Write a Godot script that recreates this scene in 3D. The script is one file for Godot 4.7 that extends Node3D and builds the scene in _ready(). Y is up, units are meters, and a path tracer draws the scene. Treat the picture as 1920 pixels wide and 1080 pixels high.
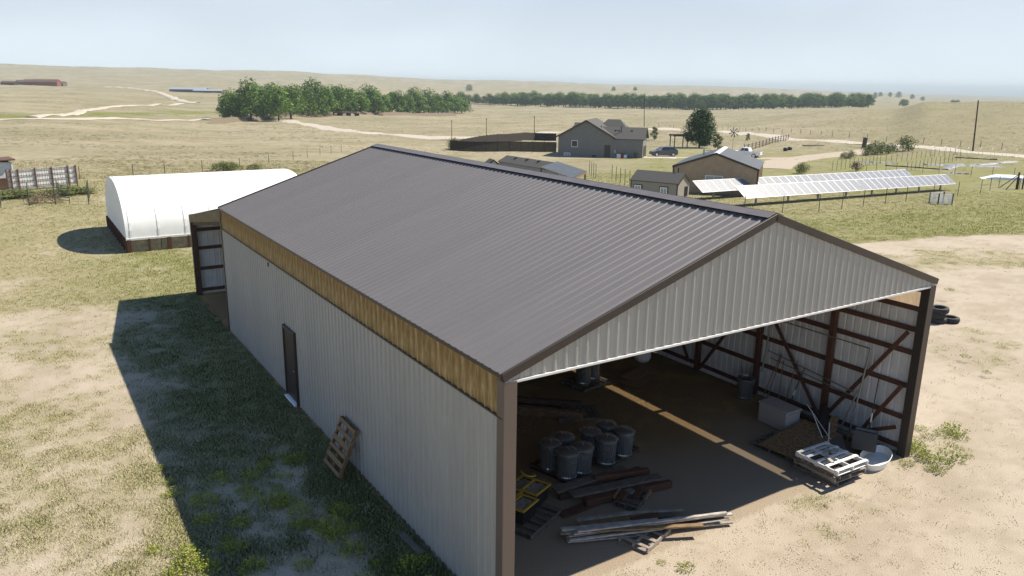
extends Node3D
# ---------------------------------------------------------------- camera model (also used to place things on the ground they stand on)
const W := 12.2
const L := 19.2
const H := 4.62
const RISE := 2.04
const CAM := Vector3(-6.0801, 9.0088, 9.5666)
const F := 1443.85
var B := Basis.from_euler(Vector3(-0.2573, -0.5742, 0.0134))
var rng := RandomNumberGenerator.new()
var M := {}
var names := {}
var cache := {}
var tab := []
var n_a := FastNoiseLite.new()
var n_b := FastNoiseLite.new()
var n_c := FastNoiseLite.new()
var n_d := FastNoiseLite.new()

func ray(u, v) -> Vector3: return B * Vector3((u - 960.0) / F, -(v - 540.0) / F, -1.0)
func at_y(u, v, y) -> Vector3:
	var d := ray(u, v)
	return CAM + d * ((y - CAM.y) / d.y)
func at_x(u, v, x) -> Vector3:
	var d := ray(u, v)
	return CAM + d * ((x - CAM.x) / d.x)
func on(u, v, h := 0.0) -> Vector3:   # where the line of sight meets the terrain (plus h)
	var d := ray(u, v)
	var t := 4.0
	var p := CAM
	while t < 9000.0:
		var q := CAM + d * t
		if q.y < ter(q.x, q.z) + h:
			var a := t / 1.02
			var b := t
			for i in 16:
				var m := (a + b) * 0.5
				q = CAM + d * m
				if q.y < ter(q.x, q.z) + h: b = m
				else: a = m
			return q
		t *= 1.02
	return CAM + d * 6000.0
func onx(u, v, r) -> Vector3:   # a point at a known distance in a known direction, set on the terrain
	var d := ray(u, v)
	d.y = 0
	d = d.normalized() * r
	return Vector3(CAM.x + d.x, ter(CAM.x + d.x, CAM.z + d.z), CAM.z + d.z)

# ---------------------------------------------------------------- terrain
const PR := [
	[-0.587, [[25, 0], [90, 0], [150, -0.8], [300, -1.5], [1200, 3.5], [1800, 20], [2600, 52], [3600, 30], [8000, 0]]],
	[-0.321, [[25, 0], [75, 0], [130, -1.6], [200, -3.5], [330, -6.5], [450, -5], [1200, 3], [1800, 18], [2600, 49], [3600, 30], [8000, 0]]],
	[-0.0415, [[25, 0], [72, -1.4], [130, -3.3], [250, -5.5], [400, -8.5], [577, -11.4], [750, -12.3], [1000, -10], [1800, 0], [3000, 29], [4500, 15], [8000, 0]]],
	[0.231, [[25, 0], [72, -1.4], [130, -3.3], [250, -5.5], [500, -9.5], [780, -12], [1200, -11], [2500, 0], [4000, 21], [6000, 10], [8000, 0]]],
	[0.440, [[25, 0], [72, -1.4], [130, -3.3], [190, -3.6], [300, -3], [500, -3], [900, -9], [1500, -14], [3000, -12], [5000, -6.5], [8000, -10]]],
	[0.485, [[25, 0], [72, -1.4], [130, -3.2], [190, -3.5], [300, -0.5], [480, 3.2], [650, 1.5], [1000, -10], [2500, -22], [5500, -18], [8000, -20]]],
	[0.587, [[25, 0], [72, -1.4], [130, -3.0], [190, -3.4], [300, 0], [450, 4.6], [600, 3], [1000, -10], [2500, -25], [6000, -25], [8000, -25]]],
]
const NR := 160
func prep_terrain() -> void:
	for p in PR:
		var raw := PackedFloat32Array()
		for i in NR:
			var r := 10.0 * pow(800.0, i / float(NR - 1))
			var pts: Array = p[1]
			var y: float = pts[0][1]
			for k in pts.size() - 1:
				if r >= pts[k][0] and r <= pts[k + 1][0]:
					y = lerpf(pts[k][1], pts[k + 1][1], (r - pts[k][0]) / (pts[k + 1][0] - pts[k][0]))
			if r > pts[-1][0]: y = pts[-1][1]
			raw.append(y)
		for it in 2:
			var s := PackedFloat32Array()
			for i in NR:
				var q := 0.0
				for j in range(-3, 4): q += raw[clampi(i + j, 0, NR - 1)]
				s.append(q / 7.0)
			raw = s
		tab.append(raw)
func prof(k: int, f: float) -> float:
	var i := int(f)
	var a: PackedFloat32Array = tab[k]
	return lerpf(a[i], a[mini(i + 1, NR - 1)], f - i)
func ter(x: float, z: float) -> float:
	var dx := x - CAM.x
	var dz := z - CAM.z
	var r := sqrt(dx * dx + dz * dz)
	if r < 20.0: return 0.0
	var a := wrapf(atan2(dx, -dz) - 0.5742, -PI, PI)
	var f := clampf(log(r / 10.0) / log(800.0), 0.0, 1.0) * (NR - 1)
	var y := 0.0
	if a <= PR[0][0]: y = prof(0, f)
	elif a >= PR[-1][0]: y = prof(PR.size() - 1, f)
	else:
		for k in PR.size() - 1:
			if a <= PR[k + 1][0]:
				var t: float = (a - PR[k][0]) / (PR[k + 1][0] - PR[k][0])
				t = t * t * (3.0 - 2.0 * t)
				y = lerpf(prof(k, f), prof(k + 1, f), t)
				break
	y *= 1.0 - smoothstep(1.2, 2.4, absf(a))
	var amp := smoothstep(90.0, 260.0, r)
	if amp > 0.0:
		y += amp * (n_a.get_noise_2d(x, z) * 0.5 + n_b.get_noise_2d(x * 0.12, z * 0.12) * 0.9) + smoothstep(900.0, 2600.0, r) * n_b.get_noise_2d(x * 0.016, z * 0.016) * 7.0
	return y

func sm(a: float, b: float, x: float) -> float: return smoothstep(a, b, x)
func veg(x: float, z: float) -> Vector2:   # how much grows here, and how green it is
	var n1 := n_a.get_noise_2d(x * 2.2, z * 2.2)
	var n2 := n_b.get_noise_2d(x, z)
	var n3 := n_c.get_noise_2d(x, z)
	var base := 0.86
	var green := 0.32
	if x < 3.0 and z > -36.0:                            # west side of the barn
		base = 0.52 + 0.36 * sm(-4.6, -0.8, x) * (1.0 - sm(-10.5, -6.5, z)) - 0.10 * sm(-9.0, -5.0, z) * sm(-4.5, -3.0, x)
		base -= 0.17 * (1.0 - sm(1.0, 6.0, absf(z + 22.5 + x * 0.3)))
		base += 0.14 * (1.0 - sm(1.5, 5.0, absf(z + 17.0))) * (1.0 - sm(-6.0, -4.0, x))
		base += 0.55 * sm(-1.7, -0.7, x + 0.5 * n2) * (1.0 - sm(-1.5, -0.2, z))
		green = 0.26 + 0.45 * sm(-5.0, -1.0, x) + 0.12 * n1
		base = lerpf(base, 0.80, 1.0 - sm(-32.0, -21.0, z + 3.0 * n2))
		base = lerpf(base, 0.06, sm(-0.4, 0.6, x) * sm(-1.0, 0.0, z))
	elif x > 12.0 or z > -2.0:                           # sandy yard in front and to the east
		var e := z + 20.8 - 0.16 * (x - 38.5) + 1.2 * n2
		var lawn := 1.0 - sm(-0.8, 0.6, e)
		base = 0.13 + 0.54 * sm(2.4, 3.6, e) * (1.0 - sm(6.5, 12.0, e)) * (1.0 - sm(42.0, 50.0, x))
		base += 0.32 * (1.0 - sm(0.6, 2.6, absf(x - 13.6))) * sm(-9.0, -4.0, z) * (1.0 - sm(0.2, 1.4, z))
		base = lerpf(base, 0.93, lawn)
		green = lerpf(0.42, 0.74, lawn * (1.0 - sm(-26.0, -34.0, z)))
	var d := sm(0.24, 0.80, base + 0.30 * n1 + 0.26 * n2 + 0.26 * n3)
	return Vector2(d, clampf(green + 0.25 * n2 + 0.1 * n3, 0.0, 1.0))

const SAND := Color(0.545, 0.48, 0.395)
const SAND2 := Color(0.45, 0.39, 0.31)
const DRY := Color(0.405, 0.36, 0.22)
const GREEN := Color(0.205, 0.235, 0.06)
func ground_col(x: float, z: float, r: float) -> Color:
	var n2 := n_b.get_noise_2d(x + 40.0, z)
	var n3 := n_c.get_noise_2d(x, z + 90.0)
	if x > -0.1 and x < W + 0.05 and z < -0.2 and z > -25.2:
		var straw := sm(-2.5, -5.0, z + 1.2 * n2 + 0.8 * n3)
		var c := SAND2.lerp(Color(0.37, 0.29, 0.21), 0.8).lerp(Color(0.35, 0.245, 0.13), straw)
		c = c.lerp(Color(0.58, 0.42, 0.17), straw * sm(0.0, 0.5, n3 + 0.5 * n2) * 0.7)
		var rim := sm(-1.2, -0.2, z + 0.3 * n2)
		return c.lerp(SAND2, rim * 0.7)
	var s := SAND.lerp(SAND2, sm(-0.5, 0.6, n2 + 0.7 * n3 + 0.6 * n_c.get_noise_2d(x * 3.1, z * 3.1)))
	if r < 75.0:
		var v := veg(x, z)
		var g := DRY.lerp(GREEN, v.y)
		return s.lerp(g, v.x * 0.82)
	# beyond the yard: prairie
	var a := wrapf(atan2(x - CAM.x, CAM.z - z) - 0.5742, -PI, PI)
	var big := n_b.get_noise_2d(x * 0.07 + 500.0, z * 0.13)
	var mid := n_c.get_noise_2d(x * 0.06, z * 0.16)
	var f := Color(0.40, 0.36, 0.255).lerp(Color(0.32, 0.295, 0.195), sm(-0.5, 0.5, big + 0.5 * mid))
	f = f.lerp(Color(0.28, 0.255, 0.135), sm(0.15, 0.7, mid + 0.6 * n2) * 0.7)
	f = f.lerp(Color(0.30, 0.275, 0.165), sm(0.3, 0.5, a) * 0.75)
	var lawn := sm(0.1, 0.2, a) * (1.0 - sm(150.0, 200.0, r)) + 0.75 * sm(-0.05, 0.05, a) * (1.0 - sm(100.0, 125.0, r))
	f = f.lerp(Color(0.265, 0.275, 0.11), clampf(lawn, 0.0, 1.0) * clampf(0.65 + 0.9 * n2 + 0.5 * n3, 0.0, 1.0))
	var strip := (1.0 - sm(10.0, 26.0, absf(r - 262.0 - 160.0 * sm(-0.6, -0.3, a)))) * (1.0 - sm(-0.33, -0.27, a))
	f = f.lerp(Color(0.20, 0.235, 0.06), clampf(strip * (0.8 + mid), 0.0, 1.0))
	f = f * (1.0 + 0.22 * n3 * (1.0 - sm(150.0, 400.0, r)) + 0.12 * n_c.get_noise_2d(x * 0.25, z * 0.4))
	var near := s.lerp(DRY.lerp(GREEN, 0.35), 0.7)
	if r < 110.0:
		var v := veg(x, z)
		near = s.lerp(DRY.lerp(GREEN, v.y), v.x * 0.82)
	return near.lerp(f, sm(75.0, 105.0, r))

func build_ground() -> void:
	var th := PackedFloat32Array()
	var a := -0.70
	while a < 0.70:
		th.append(a)
		a += 0.0042
	while a < TAU - 0.70 - 0.03:
		th.append(a)
		a += 0.09
	th.append(TAU - 0.70)
	var rs := PackedFloat32Array([0.01, 2.0])
	var r := 4.0
	while r < 7600.0:
		rs.append(r)
		r *= 1.0105 if r < 900.0 else 1.025
	var nt := th.size()
	var nr := rs.size()
	var vs := PackedVector3Array()
	var cs := PackedColorArray()
	for i in nr:
		for j in nt:
			var q: float = th[j] + 0.5742
			var x := CAM.x + sin(q) * rs[i]
			var z := CAM.z - cos(q) * rs[i]
			vs.append(Vector3(x, ter(x, z), z))
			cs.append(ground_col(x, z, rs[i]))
	var ns := PackedVector3Array()
	ns.resize(vs.size())
	for i in nr:
		for j in nt:
			var i0 := maxi(i - 1, 0)
			var i1 := mini(i + 1, nr - 1)
			var dr := vs[i1 * nt + j] - vs[i0 * nt + j]
			var dt := vs[i * nt + mini(j + 1, nt - 1)] - vs[i * nt + maxi(j - 1, 0)]
			var n := dt.cross(dr)
			if n.y < 0: n = -n
			ns[i * nt + j] = n.normalized() if i > 1 else Vector3.UP
	var ix := PackedInt32Array()
	for i in nr - 1:
		for j in nt - 1:
			var k := i * nt + j
			ix.append_array(PackedInt32Array([k, k + nt, k + nt + 1, k, k + nt + 1, k + 1]))
	var ar := []
	ar.resize(Mesh.ARRAY_MAX)
	ar[Mesh.ARRAY_VERTEX] = vs
	ar[Mesh.ARRAY_NORMAL] = ns
	ar[Mesh.ARRAY_COLOR] = cs
	ar[Mesh.ARRAY_INDEX] = ix
	var m := ArrayMesh.new()
	m.add_surface_from_arrays(Mesh.PRIMITIVE_TRIANGLES, ar)
	m.surface_set_material(0, M.ground)
	var o := MeshInstance3D.new()
	o.name = "ground"
	o.mesh = m
	o.set_meta("kind", "structure")
	add_child(o)

# ---------------------------------------------------------------- materials
func img(freq: float, oct: int, seed_: int, lo: Color, hi: Color, size := 256, kind := FastNoiseLite.TYPE_SIMPLEX_SMOOTH, gain := 0.55) -> ImageTexture:
	var n := FastNoiseLite.new()
	n.noise_type = kind
	n.seed = seed_
	n.frequency = freq
	n.fractal_octaves = oct
	n.fractal_gain = gain
	var im := n.get_seamless_image(size, size)
	im.convert(Image.FORMAT_L8)
	var src := im.get_data()
	var lut := []
	for i in 256: lut.append(lo.lerp(hi, i / 255.0))
	var out := PackedByteArray()
	out.resize(src.size() * 3)
	for i in src.size():
		var c: Color = lut[src[i]]
		out[i * 3] = int(c.r * 255)
		out[i * 3 + 1] = int(c.g * 255)
		out[i * 3 + 2] = int(c.b * 255)
	return ImageTexture.create_from_image(Image.create_from_data(size, size, false, Image.FORMAT_RGB8, out))
func nrm(freq: float, seed_: int, strength: float) -> ImageTexture:
	var n := FastNoiseLite.new()
	n.seed = seed_
	n.frequency = freq
	n.fractal_octaves = 4
	var im := n.get_seamless_image(256, 256)
	im.convert(Image.FORMAT_RGBA8)
	im.bump_map_to_normal_map(strength)
	return ImageTexture.create_from_image(im)
func mat(key: String, c: Color, rough := 0.8, metal := 0.0, tex: Texture2D = null, scl := Vector3.ONE, spec := 0.5) -> StandardMaterial3D:
	var m := StandardMaterial3D.new()
	m.resource_name = key
	m.albedo_color = c.linear_to_srgb()
	m.roughness = rough
	m.metallic = metal
	m.metallic_specular = spec
	if tex:
		m.albedo_texture = tex
		m.uv1_triplanar = true
		m.uv1_scale = scl
	M[key] = m
	return m
func make_materials() -> void:
	var w := Color.WHITE
	var grain := img(0.03, 4, 5, Color(0.55, 0.52, 0.5), w)
	var blot := img(0.012, 4, 9, Color(0.72, 0.71, 0.7), w)
	var faint := img(0.02, 5, 19, Color(0.90, 0.90, 0.90), w)
	var fine := img(0.09, 5, 3, Color(0.74, 0.72, 0.70), w, 512)
	var g := mat("ground", w, 0.95, 0.0, fine, Vector3(0.75, 0.75, 0.75), 0.2)
	g.vertex_color_use_as_albedo = true
	g.uv1_world_triplanar = true
	g.normal_enabled = true
	g.normal_texture = nrm(0.09, 12, 5.0)
	g.normal_scale = 0.22
	var ws := Vector3(0.5, 5, 5)
	mat("roof_metal", Color(0.165, 0.145, 0.142), 0.42, 0.0, faint, Vector3(0.35, 0.35, 0.35), 0.55)
	var streak := img(0.03, 5, 29, Color(0.93, 0.93, 0.925), w)
	for k in 3:
		var f: float = [1.0, 0.975, 1.02][k]
		mat("roof_metal_%d" % k, Color(0.165 * f, 0.150 * f, 0.147 * f), 0.42, 0.0, streak, Vector3(0.07, 1.0, 1.1), 0.55).uv1_offset = Vector3(k * 0.3, 0, k * 0.21)
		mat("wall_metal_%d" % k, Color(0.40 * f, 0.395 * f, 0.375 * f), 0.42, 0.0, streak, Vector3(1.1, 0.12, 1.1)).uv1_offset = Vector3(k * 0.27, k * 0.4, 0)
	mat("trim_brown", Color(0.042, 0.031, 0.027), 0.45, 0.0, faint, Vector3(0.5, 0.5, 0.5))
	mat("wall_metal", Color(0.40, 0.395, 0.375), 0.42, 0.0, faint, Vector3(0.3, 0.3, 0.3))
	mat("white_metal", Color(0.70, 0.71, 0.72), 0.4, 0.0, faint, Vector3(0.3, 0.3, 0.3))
	mat("white_trim", Color(0.72, 0.71, 0.69), 0.45)
	mat("foam_black", Color(0.012, 0.012, 0.014), 0.9)
	var fb := mat("fiberglass", Color(0.90, 0.72, 0.38, 0.6), 0.5, 0.0, img(0.02, 4, 21, Color(0.62, 0.54, 0.42), Color(1, 1, 1)), Vector3(0.9, 0.3, 0.9))
	fb.albedo_color = Color(fb.albedo_color, 0.6)
	fb.transparency = BaseMaterial3D.TRANSPARENCY_ALPHA
	fb.backlight_enabled = true
	fb.backlight = Color(0.35, 0.26, 0.09).linear_to_srgb()
	mat("timber_red", Color(0.155, 0.062, 0.034), 0.75, 0.0, grain, ws)
	mat("timber_tan", Color(0.36, 0.235, 0.12), 0.8, 0.0, grain, ws)
	mat("timber_grey", Color(0.21, 0.18, 0.155), 0.85, 0.0, grain, ws)
	mat("timber_pale", Color(0.50, 0.45, 0.39), 0.85, 0.0, grain, ws)
	mat("timber_white", Color(0.70, 0.67, 0.63), 0.8, 0.0, grain, ws)
	mat("timber_brown", Color(0.13, 0.075, 0.05), 0.8, 0.0, grain, ws)
	mat("plywood", Color(0.42, 0.27, 0.135), 0.8, 0.0, img(0.05, 4, 31, Color(0.5, 0.46, 0.42), w), Vector3(0.8, 0.8, 0.8))
	mat("galvanized", Color(0.50, 0.56, 0.61), 0.27, 0.88, img(0.03, 3, 41, Color(0.84, 0.85, 0.86), w), Vector3(1.6, 1.6, 1.6))
	mat("steel", Color(0.36, 0.36, 0.36), 0.5, 0.6, blot)
	mat("black_plastic", Color(0.014, 0.014, 0.017), 0.4)
	mat("yellow_plastic", Color(0.50, 0.33, 0.05), 0.42)
	mat("feed", Color(0.72, 0.66, 0.60), 0.95, 0.0, img(0.2, 4, 51, Color(0.4, 0.36, 0.33), w), Vector3(3, 3, 3))
	mat("white_plastic", Color(0.78, 0.78, 0.76), 0.5)
	mat("grey_plastic", Color(0.36, 0.34, 0.33), 0.55)
	mat("rubber", Color(0.018, 0.018, 0.02), 0.75)
	mat("rust", Color(0.16, 0.085, 0.055), 0.8, 0.0, blot)
	mat("door_brown", Color(0.035, 0.028, 0.026), 0.45)
	mat("tarp_white", Color(0.86, 0.86, 0.85), 0.55, 0.0, img(0.02, 3, 61, Color(0.93, 0.94, 0.94), w), Vector3(0.2, 0.2, 0.2))
	mat("tan_board", Color(0.36, 0.31, 0.22), 0.85, 0.0, blot)
	mat("siding_grey", Color(0.20, 0.20, 0.19), 0.8, 0.0, faint, Vector3(0.4, 0.4, 0.4))
	mat("siding_tan", Color(0.45, 0.325, 0.215), 0.6, 0.0, faint, Vector3(0.2, 0.2, 0.2))
	mat("siding_khaki", Color(0.33, 0.305, 0.265), 0.7, 0.0, faint)
	mat("shingle", Color(0.135, 0.13, 0.125), 0.9, 0.0, img(0.15, 4, 71, Color(0.5, 0.5, 0.5), w), Vector3(0.5, 0.5, 0.5))
	mat("roof_slate", Color(0.085, 0.095, 0.11), 0.45, 0.0, blot, Vector3(0.3, 0.3, 0.3))
	mat("glass_dark", Color(0.03, 0.04, 0.05), 0.06)
	mat("glass_pale", Color(0.33, 0.38, 0.40), 0.1)
	mat("white_paint", Color(0.78, 0.78, 0.77), 0.5)
	mat("car_white", Color(0.80, 0.81, 0.82), 0.25).clearcoat_enabled = true
	mat("car_slate", Color(0.055, 0.062, 0.075), 0.25, 0.4).clearcoat_enabled = true
	mat("chrome", Color(0.55, 0.56, 0.57), 0.25, 0.9)
	mat("lamp_red", Color(0.30, 0.02, 0.02), 0.3)
	mat("fence_brown", Color(0.028, 0.018, 0.013), 0.85, 0.0, grain, Vector3(3, 0.6, 3))
	mat("pole_wood", Color(0.085, 0.055, 0.04), 0.9, 0.0, grain, Vector3(4, 0.5, 4))
	mat("post_green", Color(0.045, 0.06, 0.05), 0.7)
	mat("gravel", Color(0.58, 0.53, 0.45), 0.95, 0.0, fine, Vector3(0.15, 0.15, 0.15))
	M.gravel.uv1_world_triplanar = true
	mat("concrete", Color(0.62, 0.59, 0.54), 0.9, 0.0, blot, Vector3(0.3, 0.3, 0.3))
	var ci := Image.create(64, 64, false, Image.FORMAT_RGB8)
	ci.fill(Color(0.36, 0.38, 0.42))
	ci.fill_rect(Rect2i(0, 0, 64, 4), Color(0.85, 0.86, 0.88))
	ci.fill_rect(Rect2i(0, 0, 4, 64), Color(0.85, 0.86, 0.88))
	mat("cells", Color(0.85, 0.87, 0.92), 0.3, 0.0, ImageTexture.create_from_image(ci), Vector3(6.4, 6.4, 6.4), 0.5)
	mat("frame_white", Color(0.75, 0.76, 0.77), 0.4)
	mat("bark", Color(0.13, 0.10, 0.07), 0.95, 0.0, grain, Vector3(2, 0.5, 2))
	mat("sheet_black", Color(0.03, 0.032, 0.038), 0.3)
	mat("sheet_blue", Color(0.17, 0.18, 0.205), 0.6)
	mat("berm", Color(0.205, 0.165, 0.115), 0.95, 0.0, fine, Vector3(0.05, 0.05, 0.05))
	mat("red_paint", Color(0.21, 0.045, 0.035), 0.8)
	mat("blue_metal", Color(0.30, 0.34, 0.38), 0.5)
	var lf := mat("leaf", w, 0.65, 0.0, null, Vector3.ONE, 0.3)
	lf.vertex_color_use_as_albedo = true
	lf.backlight_enabled = true
	lf.backlight = Color(0.10, 0.16, 0.02).linear_to_srgb()
	lf.cull_mode = BaseMaterial3D.CULL_DISABLED
	var gr := mat("grass", w, 0.8, 0.0, null, Vector3.ONE, 0.2)
	gr.vertex_color_use_as_albedo = true
	gr.cull_mode = BaseMaterial3D.CULL_DISABLED

# ---------------------------------------------------------------- mesh helpers
func tool() -> SurfaceTool:
	var st := SurfaceTool.new()
	st.begin(Mesh.PRIMITIVE_TRIANGLES)
	return st
func quad(st: SurfaceTool, a: Vector3, b: Vector3, c: Vector3, d: Vector3, out: Vector3) -> void:
	var n := (c - a).cross(b - a)
	if n.length_squared() < 1e-14: n = (d - a).cross(c - a)
	if n.dot(out) < 0.0:
		var t := b
		b = d
		d = t
		n = -n
	n = n.normalized()
	for p in [a, b, c, a, c, d]:
		st.set_normal(n)
		st.add_vertex(p)
func tri(st: SurfaceTool, a: Vector3, b: Vector3, c: Vector3, out: Vector3) -> void:
	var n := (c - a).cross(b - a)
	if n.dot(out) < 0.0:
		var t := b
		b = c
		c = t
		n = -n
	n = n.normalized()
	for p in [a, b, c]:
		st.set_normal(n)
		st.add_vertex(p)
func hexa(st: SurfaceTool, p: Array) -> void:   # p: bottom 4, top 4
	var c := Vector3.ZERO
	for q in p: c += q / 8.0
	for f in [[0, 1, 2, 3], [4, 5, 6, 7], [0, 1, 5, 4], [1, 2, 6, 5], [2, 3, 7, 6], [3, 0, 4, 7]]:
		var m: Vector3 = (p[f[0]] + p[f[1]] + p[f[2]] + p[f[3]]) * 0.25
		quad(st, p[f[0]], p[f[1]], p[f[2]], p[f[3]], m - c)
func bx(st: SurfaceTool, c: Vector3, s: Vector3, t := Transform3D()) -> void:
	var h := s * 0.5
	var p := []
	for y in [-1, 1]:
		for q in [[-1, -1], [1, -1], [1, 1], [-1, 1]]:
			p.append(t * (c + Vector3(q[0] * h.x, y * h.y, q[1] * h.z)))
	hexa(st, p)
func cbox(s: Vector3, ch := 0.006) -> Mesh:   # box with chamfered edges
	var key := "cb%.3f,%.3f,%.3f,%.3f" % [s.x, s.y, s.z, ch]
	if cache.has(key): return cache[key]
	var st := tool()
	var h := s * 0.5
	ch = minf(ch, minf(h.x, minf(h.y, h.z)) * 0.6)
	var ax := [Vector3.RIGHT, Vector3.UP, Vector3.BACK]
	for i in 3:
		var j := (i + 1) % 3
		var k := (i + 2) % 3
		for e in [-1.0, 1.0]:
			var o: Vector3 = ax[i] * h[i] * e
			var a: Vector3 = ax[j] * (h[j] - ch)
			var b: Vector3 = ax[k] * (h[k] - ch)
			quad(st, o - a - b, o + a - b, o + a + b, o - a + b, o)
			for f in [-1.0, 1.0]:   # edge between +-i and +-j
				var p1: Vector3 = ax[i] * h[i] * e + ax[j] * (h[j] - ch) * f
				var p2: Vector3 = ax[i] * (h[i] - ch) * e + ax[j] * h[j] * f
				quad(st, p1 - b, p2 - b, p2 + b, p1 + b, p1 + p2)
	for x in [-1.0, 1.0]:
		for y in [-1.0, 1.0]:
			for z in [-1.0, 1.0]:
				var d := Vector3(x, y, z)
				tri(st, d * Vector3(h.x, h.y - ch, h.z - ch), d * Vector3(h.x - ch, h.y, h.z - ch), d * Vector3(h.x - ch, h.y - ch, h.z), d)
	cache[key] = st.commit()
	return cache[key]
func tube(st: SurfaceTool, a: Vector3, b: Vector3, r0: float, r1: float, seg := 8, caps := true) -> void:
	var ax := (b - a).normalized()
	var s := ax.cross(Vector3.UP if absf(ax.y) < 0.9 else Vector3.RIGHT).normalized()
	var t := ax.cross(s)
	for i in seg:
		var d0 := s * cos(TAU * i / seg) + t * sin(TAU * i / seg)
		var d1 := s * cos(TAU * (i + 1) / seg) + t * sin(TAU * (i + 1) / seg)
		var v := [a + d0 * r0, b + d0 * r1, b + d1 * r1, a + d1 * r0]
		var n := [d0, d0, d1, d1]
		var order := [0, 1, 2, 0, 2, 3]
		if (v[2] - v[0]).cross(v[1] - v[0]).dot(d0) < 0: order = [0, 2, 1, 0, 3, 2]
		for k in order:
			st.set_normal(n[k])
			st.add_vertex(v[k])
		if caps:
			tri(st, b, b + d0 * r1, b + d1 * r1, ax)
			tri(st, a, a + d0 * r0, a + d1 * r0, -ax)
func lathe(st: SurfaceTool, pr: Array, seg := 24, flute := 0.0) -> void:   # pr: [r, y, fluted?]
	for k in pr.size() - 1:
		for i in seg:
			var q := []
			for e in [[k, i], [k + 1, i], [k + 1, i + 1], [k, i + 1]]:
				var r: float = pr[e[0]][0]
				if pr[e[0]].size() > 2 and e[1] % 2 == 0: r -= flute
				q.append(Vector3(cos(TAU * e[1] / seg) * r, pr[e[0]][1], sin(TAU * e[1] / seg) * r))
			var dy: float = pr[k + 1][1] - pr[k][1]
			var dr: float = pr[k + 1][0] - pr[k][0]
			var am := TAU * (i + 0.5) / seg
			quad(st, q[0], q[1], q[2], q[3], Vector3(cos(am) * dy, -dr, sin(am) * dy))
func part(parent: Node, nm: String, mesh: Mesh, m: Material, t := Transform3D()) -> MeshInstance3D:
	var o := MeshInstance3D.new()
	o.name = nm
	o.mesh = mesh
	o.material_override = m
	o.transform = t
	parent.add_child(o, true)
	return o
func pst(parent: Node, nm: String, st: SurfaceTool, m: Material, t := Transform3D()) -> MeshInstance3D:
	return part(parent, nm, st.commit(), m, t)
func numbered(nm: String) -> String:
	names[nm] = names.get(nm, -1) + 1
	return nm if names[nm] == 0 else "%s_%03d" % [nm, names[nm]]
func tag(o: Node, label: String, cat: String, group := "") -> void:
	o.set_meta("label", label)
	o.set_meta("category", cat)
	if group: o.set_meta("group", group)
func thing(nm: String, label: String, cat: String, pos := Vector3.ZERO, turn := 0.0, group := "") -> Node3D:
	var o := Node3D.new()
	o.name = numbered(nm)
	add_child(o)
	o.position = pos
	o.rotation.y = turn
	tag(o, label, cat, group)
	return o
func solo(nm: String, mesh: Mesh, m: Material, t: Transform3D, label: String, cat: String, group := "") -> MeshInstance3D:
	var o := part(self, numbered(nm), mesh, m, t)
	tag(o, label, cat, group)
	return o
func copy(o: Node3D, pos: Vector3, turn: float, label := "") -> Node3D:
	var c: Node3D = o.duplicate()
	c.name = numbered(String(o.name).rstrip("0123456789").trim_suffix("_"))
	add_child(c)
	c.position = pos
	c.rotation.y = turn
	if label: c.set_meta("label", label)
	return c
func struct(nm: String, st: SurfaceTool, m: Material) -> void:
	var o := part(self, nm, st.commit(), m)
	o.set_meta("kind", "structure")
func along(a: Vector3, b: Vector3, roll := 0.0) -> Transform3D:   # local x runs from a to b, centred
	var x := (b - a).normalized()
	var up := Vector3.UP if absf(x.y) < 0.95 else Vector3.BACK
	var z := x.cross(up).normalized()
	var y := z.cross(x)
	var bs := Basis(x, y, z)
	if roll: bs = Basis(x, roll) * bs
	return Transform3D(bs, (a + b) * 0.5)
func beam(parent: Node, nm: String, a: Vector3, b: Vector3, h: float, w: float, m: Material, roll := 0.0) -> MeshInstance3D:
	return part(parent, nm, cbox(Vector3(snappedf((b - a).length(), 0.001), h, w), 0.004), m, along(a, b, roll))
func ribbed(st: SurfaceTool, o: Vector3, us: Vector3, n: Vector3, up: Vector3, w: float, bot: Callable, top: Callable, minor := true, pitch := 0.2286, hgt := 0.021, bw := 0.030) -> void:
	var pr := [[0.0, 0.0]]
	var c := pitch * 0.5
	while c < w:
		for q in [[-bw, 0.0], [-bw * 0.4, hgt], [bw * 0.4, hgt], [bw, 0.0]]: pr.append([c + q[0], q[1]])
		if minor:
			for f in [0.36, 0.64]:
				if c + pitch * f + 0.02 < w:
					for q in [[-0.018, 0.0], [-0.006, 0.005], [0.006, 0.005], [0.018, 0.0]]: pr.append([c + pitch * f + q[0], q[1]])
		c += pitch
	pr.append([w, 0.0])
	for i in pr.size() - 1:
		var s0: float = pr[i][0]
		var s1: float = pr[i + 1][0]
		if s1 - s0 < 1e-5: continue
		var p0: Vector3 = o + us * s0 + n * pr[i][1]
		var p1: Vector3 = o + us * s1 + n * pr[i + 1][1]
		quad(st, p0 + up * bot.call(s0), p1 + up * bot.call(s1), p1 + up * top.call(s1), p0 + up * top.call(s0), n)

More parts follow.
